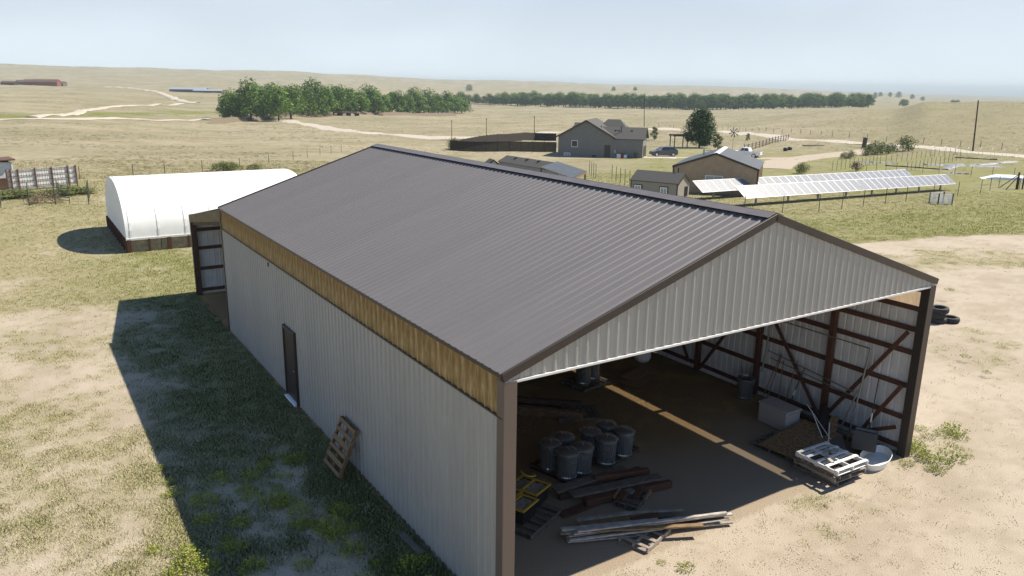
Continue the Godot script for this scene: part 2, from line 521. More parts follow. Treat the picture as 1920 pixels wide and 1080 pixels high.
# ---------------------------------------------------------------- the barn
func build_barn() -> void:
	var t := thing("pole_barn", "large open-fronted pole barn with brown ribbed metal roof and grey walls", "barn")
	var pw := 0.9144
	var y0 := 3.86
	var zero := func(_s): return 0.0
	# side walls and fibreglass strips
	var st := tool()
	ribbed(st, Vector3.ZERO, Vector3.RIGHT, Vector3.BACK, Vector3.UP, pw, func(_s): return -0.06, func(_s): return y0, false, 0.2286, 0.030, 0.034)
	var wall := st.commit()
	st = tool()
	ribbed(st, Vector3.ZERO, Vector3.RIGHT, Vector3.BACK, Vector3.UP, pw, func(_s): return y0 + 0.012, func(_s): return H - 0.03, false, 0.2286, 0.030, 0.034)
	var strip := st.commit()
	var west := Basis(Vector3.UP, -PI / 2)
	var east := Basis(Vector3.UP, PI / 2)
	for i in 21:
		var z0 := -i * pw
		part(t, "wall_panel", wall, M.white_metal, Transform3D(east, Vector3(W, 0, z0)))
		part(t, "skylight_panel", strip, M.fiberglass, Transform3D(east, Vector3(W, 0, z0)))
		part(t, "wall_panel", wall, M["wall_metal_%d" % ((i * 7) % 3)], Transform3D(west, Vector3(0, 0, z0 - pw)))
		part(t, "skylight_panel", strip, M.fiberglass, Transform3D(west, Vector3(0, 0, z0 - pw)))
	# flashing under the strips, eave edge, corners
	for s in [0, 1]:
		var x := -0.012 if s == 0 else W + 0.012
		part(t, "flashing", cbox(Vector3(0.03, 0.035, L), 0.004), M.trim_brown, Transform3D(Basis(), Vector3(x + (-0.018 if s == 0 else 0.018), y0, -L / 2)))
	part(t, "corner_trim", cbox(Vector3(0.11, H - 0.03, 0.03), 0.004), M.trim_brown, Transform3D(Basis(), Vector3(0.025, H / 2 - 0.02, -L - 0.028)))
	part(t, "corner_trim", cbox(Vector3(0.03, H - 0.03, 0.11), 0.004), M.trim_brown, Transform3D(Basis(), Vector3(-0.04, H / 2 - 0.02, -L + 0.03)))
	# front posts, brown clad
	part(t, "front_post", cbox(Vector3(0.25, H - 0.12, 0.22), 0.008), M.trim_clad, Transform3D(Basis(), Vector3(0.085, H / 2 - 0.06, -0.07)))
	part(t, "front_post", cbox(Vector3(0.25, H - 0.12, 0.22), 0.008), M.trim_brown, Transform3D(Basis(), Vector3(W - 0.085, H / 2 - 0.06, -0.07)))
	# roof panels
	var half := W / 2 + 0.06
	var sl := sqrt(half * half + RISE * RISE)
	var ang := atan2(RISE, half)
	st = tool()
	ribbed(st, Vector3.ZERO, Vector3.BACK, Vector3.UP, Vector3.RIGHT, pw, zero, func(_s): return sl, false)
	var rp := st.commit()
	for i in 21:
		part(t, "roof_panel", rp, M["roof_metal_%d" % ((i * 5 + i / 4) % 3)], Transform3D(Basis(Vector3.BACK, ang), Vector3(-0.06, H, -(i + 1) * pw)))
		part(t, "roof_panel", rp, M.roof_metal, Transform3D(Basis(Vector3.UP, PI) * Basis(Vector3.BACK, ang), Vector3(W + 0.06, H, -i * pw)))
	# eave trim, ridge cap with black foam closure, rakes
	for s in [-1.0, 1.0]:
		var cx: float = W / 2 + s * (half + 0.005)
		part(t, "eave_trim", cbox(Vector3(0.02, 0.07, L), 0.004), M.trim_brown, Transform3D(Basis(), Vector3(cx, H - 0.03, -L / 2)))
		var bs := Basis(Vector3.BACK, -s * ang)
		var top := Vector3(W / 2, H + RISE, -L / 2)
		part(t, "ridge_cap", cbox(Vector3(0.24, 0.006, L + 0.04), 0.002), M.roof_metal, Transform3D(bs, top + bs * Vector3(s * 0.118, 0.058, 0)))
		part(t, "ridge_closure", cbox(Vector3(0.03, 0.03, L - 0.02), 0.002), M.foam_black, Transform3D(bs, top + bs * Vector3(s * 0.195, 0.037, 0)))
		for z in [0.0, -L]:
			var f := 1.0 if z == 0.0 else -1.0
			part(t, "rake_trim", cbox(Vector3(sl + 0.03, 0.15, 0.05), 0.006), M.trim_brown, Transform3D(bs, Vector3(W / 2, H + RISE, z) + bs * Vector3(s * sl / 2, -0.035, f * 0.028)))
	# gable panels
	var yb := 4.49
	var rise := RISE / half
	for i in 14:
		var x0 := -0.03 + i * 0.8757
		var wd := 0.8757
		st = tool()
		ribbed(st, Vector3(x0, 0, 0), Vector3.RIGHT, Vector3.BACK, Vector3.UP, wd, func(_s): return yb, func(s): return maxf(yb + 0.02, H + RISE - absf(x0 + s - W / 2) * rise - 0.06), true, 0.2189, 0.028, 0.044)
		pst(t, "gable_panel", st, M["wall_metal_%d" % ((i * 4 + i / 3) % 3)])
		st = tool()
		ribbed(st, Vector3(x0 + wd, 0, -L), Vector3.LEFT, Vector3.FORWARD, Vector3.UP, wd, func(_s): return 0.02, func(s): return H + RISE - absf(x0 + wd - s - W / 2) * rise - 0.06, false, 0.2189)
		pst(t, "gable_panel", st, M.wall_metal)
	part(t, "gable_trim", cbox(Vector3(W + 0.05, 0.045, 0.05), 0.004), M.white_trim, Transform3D(Basis(), Vector3(W / 2, yb - 0.012, 0.012)))
	part(t, "header", cbox(Vector3(W - 1.6, 0.22, 0.09), 0.006), M.timber_brown, Transform3D(Basis(), Vector3(W / 2, yb + 0.12, -0.07)))
	# frame: posts, girts, eave beams, braces
	for s in [0, 1]:
		var x := 0.10 if s == 0 else W - 0.10
		var gx := 0.03 if s == 0 else W - 0.03
		for k in range(1, 9):
			part(t, "post", cbox(Vector3(0.15, H - 0.2, 0.15)), M.timber_red, Transform3D(Basis(), Vector3(x, H / 2 - 0.1, -0.07 - 2.385 * k)))
		for y in [0.18, 0.97, 1.82, 2.70, 3.30, 3.83]:
			part(t, "girt", cbox(Vector3(0.04, 0.13, L - 0.3)), M.timber_red, Transform3D(Basis(), Vector3(gx, y, -L / 2)))
		part(t, "eave_beam", cbox(Vector3(0.05, 0.30, L - 0.25)), M.timber_tan if s == 0 else M.timber_red, Transform3D(Basis(), Vector3(gx, H - 0.21, -L / 2)))
	var br := W - 0.20
	for q in [[3.25, -0.35, 0.2, -2.35], [1.85, -0.3, 0.2, -1.25], [0.72, -0.3, 0.3, -1.1], [2.75, -4.5, 0.15, -2.5], [2.3, -5.6, 0.15, -7.0], [3.2, -9.3, 0.2, -7.5]]:
		beam(t, "brace", Vector3(br, q[0], q[1]), Vector3(br, q[2], q[3]), 0.10, 0.045, M.timber_red)
	# back wall bracing seen through the opening
	for k in 5:
		part(t, "post", cbox(Vector3(0.15, 4.5, 0.15)), M.timber_red, Transform3D(Basis(), Vector3(1.0 + k * 2.5, 2.25, -L + 0.12)))
	for y in [0.18, 1.2, 2.3, 3.4]:
		part(t, "girt", cbox(Vector3(W - 0.3, 0.13, 0.04)), M.timber_red, Transform3D(Basis(), Vector3(W / 2, y, -L + 0.03)))
	for k in 8:   # trusses: bottom chords, top chords
		var z := -1.2 - 2.4 * k
		beam(t, "truss_chord", Vector3(0.2, 4.55, z), Vector3(W - 0.2, 4.55, z), 0.14, 0.04, M.timber_tan)
		for s in [-1.0, 1.0]:
			beam(t, "rafter", Vector3(W / 2 + s * 5.9, 4.60, z), Vector3(W / 2, 6.42, z), 0.14, 0.04, M.timber_tan)
	for s in [-1.0, 1.0]:
		for k in 9:
			var f := 0.06 + k * 0.112
			beam(t, "purlin", Vector3(W / 2 + s * half * f, H + RISE * (1 - f) - 0.055, -0.1), Vector3(W / 2 + s * half * f, H + RISE * (1 - f) - 0.055, -L + 0.1), 0.05, 0.09, M.timber_tan)
	# side door in the west wall
	var z1 := -11.42
	var dr := part(t, "door", cbox(Vector3(0.045, 2.03, 0.92), 0.004), M.door_brown, Transform3D(Basis(), Vector3(-0.045, 1.10, z1)))
	part(dr, "door_handle", cbox(Vector3(0.06, 0.03, 0.12), 0.008), M.steel, Transform3D(Basis(), Vector3(-0.045, -0.05, 0.36)))
	part(dr, "threshold", cbox(Vector3(0.16, 0.07, 0.96), 0.008), M.frame_white, Transform3D(Basis(), Vector3(-0.045, -1.055, 0)))
	for q in [[-0.50, 1.1, 2.2, 0.07], [0.50, 1.1, 2.2, 0.07]]:
		part(dr, "door_frame", cbox(Vector3(0.09, q[2], q[3]), 0.006), M.trim_brown, Transform3D(Basis(), Vector3(-0.015, 0.03, q[0])))
	part(dr, "door_frame", cbox(Vector3(0.09, 0.08, 1.06), 0.006), M.trim_brown, Transform3D(Basis(), Vector3(-0.0155, 1.08, 0)))
	part(t, "wall_outlet", cbox(Vector3(0.05, 0.12, 0.05)), M.trim_brown, Transform3D(Basis(), Vector3(-0.035, y0 - 0.12, -13.2)))

func build_lean_to() -> void:
	var t := thing("lean_to_shed", "open-sided lean-to at the far end of the barn with yellowed fascia", "shed", Vector3(0, 0, -L))
	var d := 5.9
	var st := tool()
	for i in 13:
		var wd := 0.93
		st = tool()
		ribbed(st, Vector3(0.03 + i * wd, 0, -d), Vector3.RIGHT, Vector3.BACK, Vector3.UP, wd, func(_s): return 0.02, func(_s): return 3.2, false)
		pst(t, "wall_panel", st, M.white_metal)
		st = tool()
		ribbed(st, Vector3(0.03 + i * wd, 3.50, -d - 0.1), Vector3.RIGHT, Vector3.UP, Vector3(0, 0.185, 1).normalized(), wd, func(_s): return 0.0, func(_s): return 6.12, false)
		pst(t, "roof_panel", st, M.roof_metal)
	for y in [0.2, 1.15, 2.05, 2.85]:
		part(t, "girt", cbox(Vector3(W - 0.3, 0.14, 0.05)), M.timber_brown, Transform3D(Basis(), Vector3(W / 2, y, -d + 0.05)))
	for k in 5:
		part(t, "post", cbox(Vector3(0.17, 3.3, 0.17)), M.timber_brown, Transform3D(Basis(), Vector3(0.09 + k * 3.0, 1.65, -d + 0.12)))
	st = tool()
	var n := Vector3.LEFT
	hexa(st, [Vector3(-0.04, 3.16, -d - 0.15), Vector3(0.0, 3.16, -d - 0.15), Vector3(0.0, 4.10, -0.13), Vector3(-0.04, 4.10, -0.13), Vector3(-0.04, 3.50, -d - 0.15), Vector3(0.0, 3.50, -d - 0.15), Vector3(0.0, 4.53, -0.13), Vector3(-0.04, 4.53, -0.13)])
	pst(t, "fascia", st, M.fascia)
	beam(t, "header", Vector3(0.06, 3.2, -d + 0.1), Vector3(0.06, 4.1, -0.1), 0.25, 0.06, M.timber_brown)
	part(t, "corner_trim", cbox(Vector3(0.05, 3.2, 0.2), 0.006), M.trim_brown, Transform3D(Basis(), Vector3(-0.025, 1.6, -d + 0.05)))

# ---------------------------------------------------------------- pallets, cans, totes, timber
func make_pallet(nm: String, label: String, m: Material, pos: Vector3, turn: float, group := "", l := 1.2, w := 1.0, top := 6) -> Node3D:
	var t := thing(nm, label, "pallet", pos, turn, group)
	for k in 3:
		part(t, "stringer", cbox(Vector3(l, 0.085, 0.04)), m, Transform3D(Basis(), Vector3(0, 0.0625, (k - 1) * (w / 2 - 0.03))))
		part(t, "bottom_board", cbox(Vector3(0.1, 0.018, w)), m, Transform3D(Basis(), Vector3((k - 1) * (l / 2 - 0.055), 0.010, 0)))
	for k in top:
		var bw := 0.09 + 0.05 * rng.randf() * float(k % 2)
		part(t, "top_board", cbox(Vector3(snappedf(bw, 0.01), 0.018, w)), m, Transform3D(Basis(), Vector3(lerpf(-l / 2 + 0.06, l / 2 - 0.06, k / float(top - 1)), 0.1145, rng.randf_range(-0.01, 0.01))))
	return t
func make_can(label: String, pos: Vector3, turn: float, group: String) -> Node3D:
	var t := thing("trash_can", label, "trash can", pos, turn, group)
	var st := tool()
	lathe(st, [[0.0, 0.012], [0.205, 0.012], [0.21, 0.0], [0.215, 0.0], [0.217, 0.05], [0.227, 0.056], [0.217, 0.064], [0.218, 0.09, 1], [0.248, 0.56, 1], [0.25, 0.585], [0.258, 0.592], [0.25, 0.60], [0.252, 0.645], [0.262, 0.655], [0.255, 0.665]], 48, 0.010)
	pst(t, "body", st, M.galvanized)
	st = tool()
	lathe(st, [[0.272, 0.615], [0.277, 0.618], [0.277, 0.668], [0.265, 0.68], [0.25, 0.676], [0.235, 0.69], [0.15, 0.715], [0.0, 0.728]], 40)
	var lid := pst(t, "lid", st, M.galvanized)
	st = tool()
	var pv := Vector3(-0.06, 0.715, 0)
	for q in [Vector3(-0.05, 0.755, 0), Vector3(0.05, 0.755, 0), Vector3(0.06, 0.715, 0)]:
		tube(st, pv, q, 0.007, 0.007, 6)
		pv = q
	pst(lid, "lid_handle", st, M.steel)
	for s in [-1.0, 1.0]:
		st = tool()
		pv = Vector3(s * 0.245, 0.52, -0.06)
		for q in [Vector3(s * 0.275, 0.47, -0.05), Vector3(s * 0.275, 0.47, 0.05), Vector3(s * 0.245, 0.52, 0.06)]:
			tube(st, pv, q, 0.006, 0.006, 6)
			pv = q
		pst(t, "side_handle", st, M.steel)
	return t
func make_tote(label: String, pos: Vector3, turn: float, group: String) -> Node3D:
	var t := thing("storage_tote", label, "tote", pos, turn, group)
	var st := tool()
	var r := func(y, a, b): return [Vector3(-a, y, -b), Vector3(a, y, -b), Vector3(a, y, b), Vector3(-a, y, b)]
	var o0: Array = r.call(0.0, 0.24, 0.16)
	var o1: Array = r.call(0.34, 0.29, 0.20)
	var i1: Array = r.call(0.34, 0.265, 0.175)
	for k in 4:
		var m := (k + 1) % 4
		var mid: Vector3 = o1[k] + o1[m]
		mid.y = 0
		quad(st, o0[k], o0[m], o1[m], o1[k], mid)
		quad(st, o1[k], o1[m], i1[m], i1[k], Vector3.UP)
		quad(st, i1[k], i1[m], i1[m] - Vector3(0, 0.1, 0), i1[k] - Vector3(0, 0.1, 0), -mid)
	quad(st, o0[0], o0[1], o0[2], o0[3], Vector3.DOWN)
	for s in [-1.0, 1.0]: bx(st, Vector3(s * 0.285, 0.24, 0), Vector3(0.03, 0.05, 0.16))
	pst(t, "tub", st, M.black_plastic)
	st = tool()
	for s in [-1.0, 1.0]:
		bx(st, Vector3(0, 0.357, s * 0.195), Vector3(0.62, 0.032, 0.045))
		bx(st, Vector3(s * 0.287, 0.357, 0), Vector3(0.045, 0.032, 0.344))
		for k in 4: bx(st, Vector3(-0.21 + k * 0.14, 0.35, s * 0.165), Vector3(0.03, 0.02, 0.02))
	pst(t, "rim", st, M.yellow_plastic)
	st = tool()
	for i in 8:
		for j in 6:
			var hh := func(a, b): return 0.315 + 0.03 * n_c.get_noise_2d(a * 3.0 + pos.x * 5.0, b * 3.0) + 0.02 * n_b.get_noise_2d(a * 9.0, b * 9.0)
			var p := []
			for q in [[i, j], [i + 1, j], [i + 1, j + 1], [i, j + 1]]: p.append(Vector3(-0.262 + q[0] * 0.0655, hh.call(q[0], q[1]), -0.172 + q[1] * 0.0573))
			quad(st, p[0], p[1], p[2], p[3], Vector3.UP)
	pst(t, "contents", st, M.feed)
	return t
func board(a: Vector3, b: Vector3, h: float, w: float, m: Material, label: String, group := "", nm := "board", roll := 0.0) -> void:
	solo(nm, cbox(Vector3(snappedf((b - a).length(), 0.001), h, w), minf(0.012, h * 0.2)), m, along(a, b, roll), label, "board" if nm == "board" else "timber", group)

func build_interior() -> void:
	# pallets with the eight cans
	var ca := at_y(1068, 878, 0.0)
	make_pallet("wooden_pallet", "dark pallet under the four galvanized cans next to the black totes", M.timber_red, Vector3(4.33, 0, -4.12), 0.28, "", 1.3, 1.1)
	make_pallet("wooden_pallet", "dark pallet under the four cans furthest from the black totes", M.timber_brown, Vector3(5.72, 0, -4.12), 0.25, "", 1.25, 1.15)
	var lids := [[1032, 825], [1064.7, 840.7], [1093, 831.5], [1057.6, 812.8], [1108, 803], [1138.7, 816], [1171, 802], [1138, 790]]
	for q in lids:
		var p := at_y(q[0], q[1], 0.855)
		make_can("lidded galvanized steel trash can in the cluster of eight on two pallets", Vector3(p.x, 0.124, p.z), rng.randf() * TAU, "galvanized cans clustered on two pallets")
	make_pallet("wooden_pallet", "low pallet carrying two cans where the strip of sunlight begins", M.timber_grey, Vector3(8.15, 0, -8.1), 0.15)
	for q in [[7.92, -7.95], [8.45, -8.12]]:
		make_can("galvanized can of the pair standing deep in the shade on a low pallet", Vector3(q[0], 0.124, q[1]), 1.0, "pair of cans deep in the barn")
	# open can with stakes by the wall
	var oc := thing("trash_can", "open galvanized can holding stakes against the ribbed wall", "trash can", Vector3(11.56, 0, -4.75))
	var st := tool()
	lathe(st, [[0.0, 0.012], [0.205, 0.012], [0.21, 0.0], [0.217, 0.05], [0.227, 0.056], [0.217, 0.064], [0.218, 0.09, 1], [0.248, 0.56, 1], [0.25, 0.585], [0.258, 0.592], [0.25, 0.60], [0.252, 0.645], [0.262, 0.655], [0.25, 0.66], [0.24, 0.60], [0.22, 0.1], [0.0, 0.1]], 48, 0.006)
	pst(oc, "body", st, M.galvanized)
	for s in 9:
		st = tool()
		var a := rng.randf() * TAU
		tube(st, Vector3(cos(a) * 0.1, 0.15, sin(a) * 0.1), Vector3(cos(a) * 0.22, 0.95 + 0.25 * rng.randf(), sin(a) * 0.2), 0.008, 0.006, 5)
		solo("stake", st.commit(), M.timber_brown, Transform3D(Basis(), oc.position), "thin stake standing in the open can by the wall", "stake", "stakes in the open can")
	# totes on a pallet at the front post
	make_pallet("wooden_pallet", "grey pallet poking out from under the black and yellow totes", M.timber_grey, Vector3(2.22, 0, -2.62), 0.42, "", 1.25, 1.1)
	for q in [[2.62, -3.32], [2.68, -2.92], [1.98, -2.98], [2.08, -2.52]]:
		make_tote("open black tote with yellow rim filled with pale material beside the brown post", Vector3(q[0], 0.124 if q[1] > -3.1 else 0.05, q[1]), 0.42, "black and yellow totes by the brown post")
	st = tool()
	var pv := Vector3.ZERO
	for i in 13:
		var a := PI * 1.25 * i / 12.0 - 0.4
		var q := Vector3(cos(a) * 0.16, 0.42 + 0.012 * i, sin(a) * 0.16)
		if i > 0: tube(st, pv, q, 0.02, 0.02, 6)
		pv = q
	solo("yellow_lid", st.commit(), M.yellow_plastic, Transform3D(Basis(), Vector3(2.88, 0, -3.5)), "loose curved yellow rim behind the black totes", "lid")
	# heavy old timbers
	var g := "old timbers lying in front of the cans"
	board(Vector3(3.3, 0.07, -2.88), Vector3(5.75, 0.07, -2.92), 0.14, 0.14, M.timber_brown, "dark timber lying under the grey planks by the cans", "", "timber")
	board(Vector3(3.28, 0.175, -3.02), Vector3(5.35, 0.175, -2.98), 0.06, 0.26, M.timber_grey, "weathered grey plank lying closest to the cans", "", "timber")
	board(Vector3(4.35, 0.22, -2.95), Vector3(5.75, 0.17, -2.62), 0.13, 0.15, M.timber_red, "short red beam with white mark beside the grey plank", "", "timber")
	board(Vector3(3.7, 0.08, -2.45), Vector3(5.7, 0.08, -2.25), 0.16, 0.16, M.timber_brown, "dark timber holding up the wide grey plank", "", "timber")
	board(Vector3(3.47, 0.19, -2.66), Vector3(5.78, 0.19, -2.24), 0.06, 0.27, M.timber_grey, "wide weathered grey plank on top of the red beam", "", "timber")
	board(Vector3(3.62, 0.10, -2.32), Vector3(5.86, 0.10, -1.98), 0.17, 0.14, M.timber_red, "long red painted beam along the edge of the timber pile", "", "timber")
	board(Vector3(2.92, 0.025, -2.30), Vector3(4.35, 0.025, -2.36), 0.05, 0.26, M.timber_red, "red board lying flat on the dirt at the timber pile", "", "timber")
	# small pallet with offcuts
	make_pallet("wooden_pallet", "small dark pallet covered with offcut blocks between the lumber piles", M.timber_grey, Vector3(4.68, 0, -1.98), 0.45, "", 0.85, 0.55, 5)
	var oi := 0
	for q in [[4.45, -2.02, 0.35, 0.12, "timber_red", 0.5], [4.85, -1.98, 0.5, 0.14, "timber_red", 0.6], [4.7, -2.08, 0.22, 0.2, "galvanized", 0.2], [4.42, -2.2, 0.4, 0.05, "timber_tan", 0.55], [4.95, -1.78, 0.45, 0.06, "timber_tan", 0.5]]:
		solo("offcut", cbox(Vector3(q[2], 0.09, q[3])), M[q[4]], Transform3D(Basis(Vector3.UP, q[5]), Vector3(q[0], 0.17, q[1])), ["short red block", "long red block", "bent grey metal piece", "narrow pale stick", "thin tan strip"][oi] + " lying on the small dark pallet", "offcut")
		oi += 1
	# pale lumber pile, partly in the sun
	g = "pale boards piled half in the sunlight"
	make_pallet("wooden_pallet", "pale pallet under the sunlit end of the lumber pile", M.timber_pale, Vector3(3.95, 0, -0.75), 0.32, "", 1.0, 0.7, 4)
	for q in [[2.95, -1.78, 4.6, -1.25, 0.16, 0.10, "timber_pale"], [3.9, -1.62, 5.25, -0.98, 0.10, 0.09, "timber_pale"], [3.0, -1.72, 5.0, -1.02, 0.05, 0.14, "timber_grey"], [2.9, -1.62, 4.6, -1.12, 0.13, 0.14, "timber_tan"], [3.95, -1.18, 4.6, -1.02, 0.17, 0.16, "timber_red"], [2.45, -1.66, 5.3, -0.62, 0.08, 0.09, "timber_white"], [2.5, -1.54, 6.0, -0.42, 0.06, 0.10, "timber_pale"], [2.5, -1.44, 5.9, -0.35, 0.12, 0.09, "timber_white"], [2.45, -1.50, 4.9, -0.66, 0.17, 0.10, "timber_pale"], [2.55, -1.36, 5.2, -0.48, 0.20, 0.09, "timber_white"], [2.9, -1.22, 5.0, -0.16, 0.235, 0.12, "timber_tan"], [2.4, -1.28, 4.3, -0.62, 0.145, 0.07, "timber_white"], [2.45, -1.42, 4.0, -0.8, 0.03, 0.12, "timber_white"], [4.2, -0.85, 5.95, -0.28, 0.02, 0.09, "timber_pale"], [4.4, -1.05, 5.9, -0.5, 0.03, 0.1, "timber_white"], [2.6, -1.30, 5.75, -0.20, 0.27, 0.08, "timber_white"], [3.2, -1.40, 6.05, -0.30, 0.10, 0.09, "timber_white"], [3.6, -1.05, 5.85, -0.12, 0.06, 0.10, "timber_pale"], [2.42, -1.60, 4.4, -0.85, 0.21, 0.11, "timber_white"]]:
		board(Vector3(q[0], q[4] + 0.02, q[1]), Vector3(q[2], q[4] + 0.02 - 0.02 * rng.randf(), q[3]), 0.038, q[5], M[q[6]], {"timber_pale": "pale weathered board", "timber_white": "whitish painted board", "timber_grey": "grey weathered board", "timber_tan": "tan brown board", "timber_red": "short red board"}[q[6]] + " in the lumber pile at the edge of the sunlight", g)
	# timbers and pallets deeper in
	board(Vector3(4.4, 0.14, -7.95), Vector3(6.35, 0.14, -5.95), 0.24, 0.2, M.timber_tan, "thick squared timber deep in the shade near the pallet", "", "timber")
	board(Vector3(5.0, 0.1, -8.3), Vector3(6.9, 0.1, -6.7), 0.2, 0.15, M.timber_brown, "dark squared timber lying behind the thick timber", "", "timber")
	board(Vector3(4.7, 0.33, -8.0), Vector3(6.5, 0.31, -6.45), 0.14, 0.16, M.timber_brown, "dark timber stacked on top of two others", "", "timber")
	make_pallet("wooden_pallet", "weathered pallet topped with loose boards beside the thick timber", M.timber_grey, Vector3(6.45, 0, -6.35), -0.45, "", 1.2, 0.9)
	solo("plywood_sheet", cbox(Vector3(1.5, 0.02, 0.9), 0.003), M.plywood, Transform3D(Basis(Vector3.UP, 0.6), Vector3(4.9, 0.012, -6.75)), "brown plywood sheet lying flat beside the brown front post", "plywood")
	solo("plywood_sheet", cbox(Vector3(1.3, 0.02, 0.75), 0.003), M.plywood, Transform3D(Basis(Vector3.UP, 0.35), Vector3(9.75, 0.06, -7.45)), "plywood sheet lying in straw beyond the sunlit strip", "plywood")
	solo("plywood_sheet", cbox(Vector3(1.2, 0.02, 0.5), 0.003), M.plywood, Transform3D(Basis(Vector3.UP, 0.3) * Basis(Vector3.RIGHT, 0.1), Vector3(9.95, 0.10, -7.75)), "second plywood sheet overlapping the one in the straw", "plywood")
	st = tool()
	lathe(st, [[0.0, 0.0], [0.25, 0.0], [0.3, 0.15], [0.26, 0.4], [0.16, 0.6], [0.05, 0.68], [0.0, 0.67]], 14)
	solo("feed_sack", st.commit(), M.white_plastic, Transform3D(Basis.from_euler(Vector3(0.15, 0.4, 0.1)), Vector3(11.2, 0, -8.9)), "white plastic sack slumped by a post deep in the barn", "sack")
	# chest
	var ch := thing("storage_chest", "pale grey two-drawer storage chest against the ribbed wall", "chest", Vector3(10.85, 0, -2.95), -0.04)
	part(ch, "body", cbox(Vector3(0.56, 0.53, 0.95), 0.012), M.grey_plastic, Transform3D(Basis(), Vector3(0, 0.29, 0)))
	part(ch, "lid", cbox(Vector3(0.62, 0.05, 1.01), 0.015), M.grey_plastic, Transform3D(Basis(), Vector3(0, 0.582, 0)))
	for k in 2:
		part(ch, "drawer", cbox(Vector3(0.48, 0.22, 0.02), 0.006), M.grey_plastic, Transform3D(Basis(), Vector3(0, 0.17 + 0.25 * k, 0.482)))
	part(ch, "base", cbox(Vector3(0.5, 0.03, 0.88)), M.grey_plastic, Transform3D(Basis(), Vector3(0, 0.014, 0)))
	# long handled tools
	var lb := ["rake leaning on the girt beside the open can", "hoe leaning on the girt next to the rake", "thin shovel handle leaning right of the hoe", "pale handled shovel leaning above the chest", "black and white handled tool behind the chest", "black tool with white grip standing in the pale tub"]
	var tq := [[11.55, -4.15, 12.08, -4.0, 1.55], [11.5, -3.95, 12.08, -3.98, 1.5], [11.75, -3.7, 12.08, -3.9, 1.35], [11.7, -3.45, 12.1, -3.45, 1.5], [11.75, -3.35, 12.1, -3.2, 1.35], [11.55, -0.75, 12.05, -0.95, 1.85]]
	for k in 6:
		var q: Array = tq[k]
		var tl := thing("garden_tool", lb[k], "tool")
		st = tool()
		tube(st, Vector3(q[0], 0.1, q[1]), Vector3(q[2], q[4], q[3]), 0.016, 0.014, 7)
		pst(tl, "handle", st, M.timber_tan if k < 4 else M.black_plastic)
		st = tool()
		bx(st, Vector3(q[0], 0.06, q[1]), Vector3(0.05, 0.12, 0.22 if k != 1 else 0.12))
		pst(tl, "head", st, M.steel if k > 2 else M.rust)
		if k > 3:
			st = tool()
			var a := Vector3(q[0], 0.1, q[1]).lerp(Vector3(q[2], q[4], q[3]), 0.35)
			tube(st, a, a.lerp(Vector3(q[2], q[4], q[3]), 0.2), 0.021, 0.021, 7)
			pst(tl, "grip", st, M.white_plastic)
	# tube gate leaning on the wall
	var gt := thing("tube_gate", "long rusty tube gate leaning on the girts of the wall", "gate")
	for q in [[2.55, -4.35, 2.55, -1.25], [1.55, -4.4, 1.25, -1.55], [1.35, -4.3, 1.12, -1.5]]:
		st = tool()
		tube(st, Vector3(11.98, q[0], q[1]), Vector3(11.96, q[2], q[3]), 0.018, 0.018, 7)
		pst(gt, "rail", st, M.steel)
	for q in [[0.05, -1.28, 2.56, -1.24, 11.55], [0.05, -1.62, 1.35, -1.42, 11.6], [0.9, -4.4, 2.56, -4.37, 11.8]]:
		st = tool()
		tube(st, Vector3(q[4], q[0], q[1]), Vector3(11.97, q[2], q[3]), 0.024, 0.024, 7)
		pst(gt, "upright", st, M.steel)
	# junk pile at the east post
	make_pallet("wooden_pallet", "low pallet under the sagging plywood by the grey chest", M.timber_grey, Vector3(9.75, 0, -2.0), 0.1, "", 1.0, 1.1)
	solo("plywood_sheet", cbox(Vector3(1.95, 0.02, 1.1), 0.003), M.plywood, Transform3D(Basis(Vector3.UP, 0.06) * Basis(Vector3.BACK, 0.09), Vector3(10.2, 0.24, -1.75)), "stained plywood sheet sagging over pallets near the grey chest", "plywood")
	make_pallet("wooden_pallet", "weathered pallet under the white pallet by the brown post", M.timber_grey, Vector3(9.74, 0.0, -0.56), PI / 2 + 0.08, "", 1.2, 1.2)
	make_pallet("wooden_pallet", "middle weathered pallet between the ground pallet and the white one", M.timber_pale, Vector3(9.68, 0.126, -0.50), PI / 2 - 0.05, "", 1.2, 1.15)
	make_pallet("wooden_pallet", "grey brown pallet directly beneath the white painted one", M.timber_grey, Vector3(9.64, 0.252, -0.47), PI / 2 + 0.10, "", 1.15, 1.15)
	var wp := make_pallet("wooden_pallet", "white painted pallet on top of the junk pile by the post", M.white_paint_old, Vector3(9.60, 0.378, -0.42), PI / 2 - 0.03, "", 1.2, 1.15, 5)
	wp.rotation.x = 0.0
	var si := 0
	for q in [[9.85, -0.85, 0.35, 0.12, 0.5], [10.05, -0.75, 0.28, 0.16, 0.3], [9.55, -0.55, 0.3, 0.1, 1.1]]:
		solo("offcut", cbox(Vector3(q[2], 0.03, q[3])), M.timber_white, Transform3D(Basis(Vector3.UP, q[4]), Vector3(q[0] - 0.2, 0.518, q[1] + 0.24)), ["long white scrap", "wide white scrap", "narrow white scrap"][si] + " on the white painted pallet", "offcut")
		si += 1
	board(Vector3(10.75, 0.14, -0.95), Vector3(11.15, 0.32, -1.35), 0.04, 0.28, M.timber_grey, "grey board propped between the white pallet and black bin")
	board(Vector3(10.55, 0.10, -1.15), Vector3(11.6, 0.55, -1.75), 0.03, 0.2, M.plywood, "tan board leaning in the junk pile beside the gate upright")
	board(Vector3(10.45, 0.16, -1.2), Vector3(11.75, 0.62, -2.2), 0.03, 0.24, M.black_plastic, "black plank leaning toward the wall behind the white pallet")
	board(Vector3(11.6, 0.08, -1.2), Vector3(11.95, 0.08, -4.0), 0.10, 0.10, M.timber_brown, "dark timber lying along the foot of the ribbed wall", "", "timber")
	var pi2 := 0
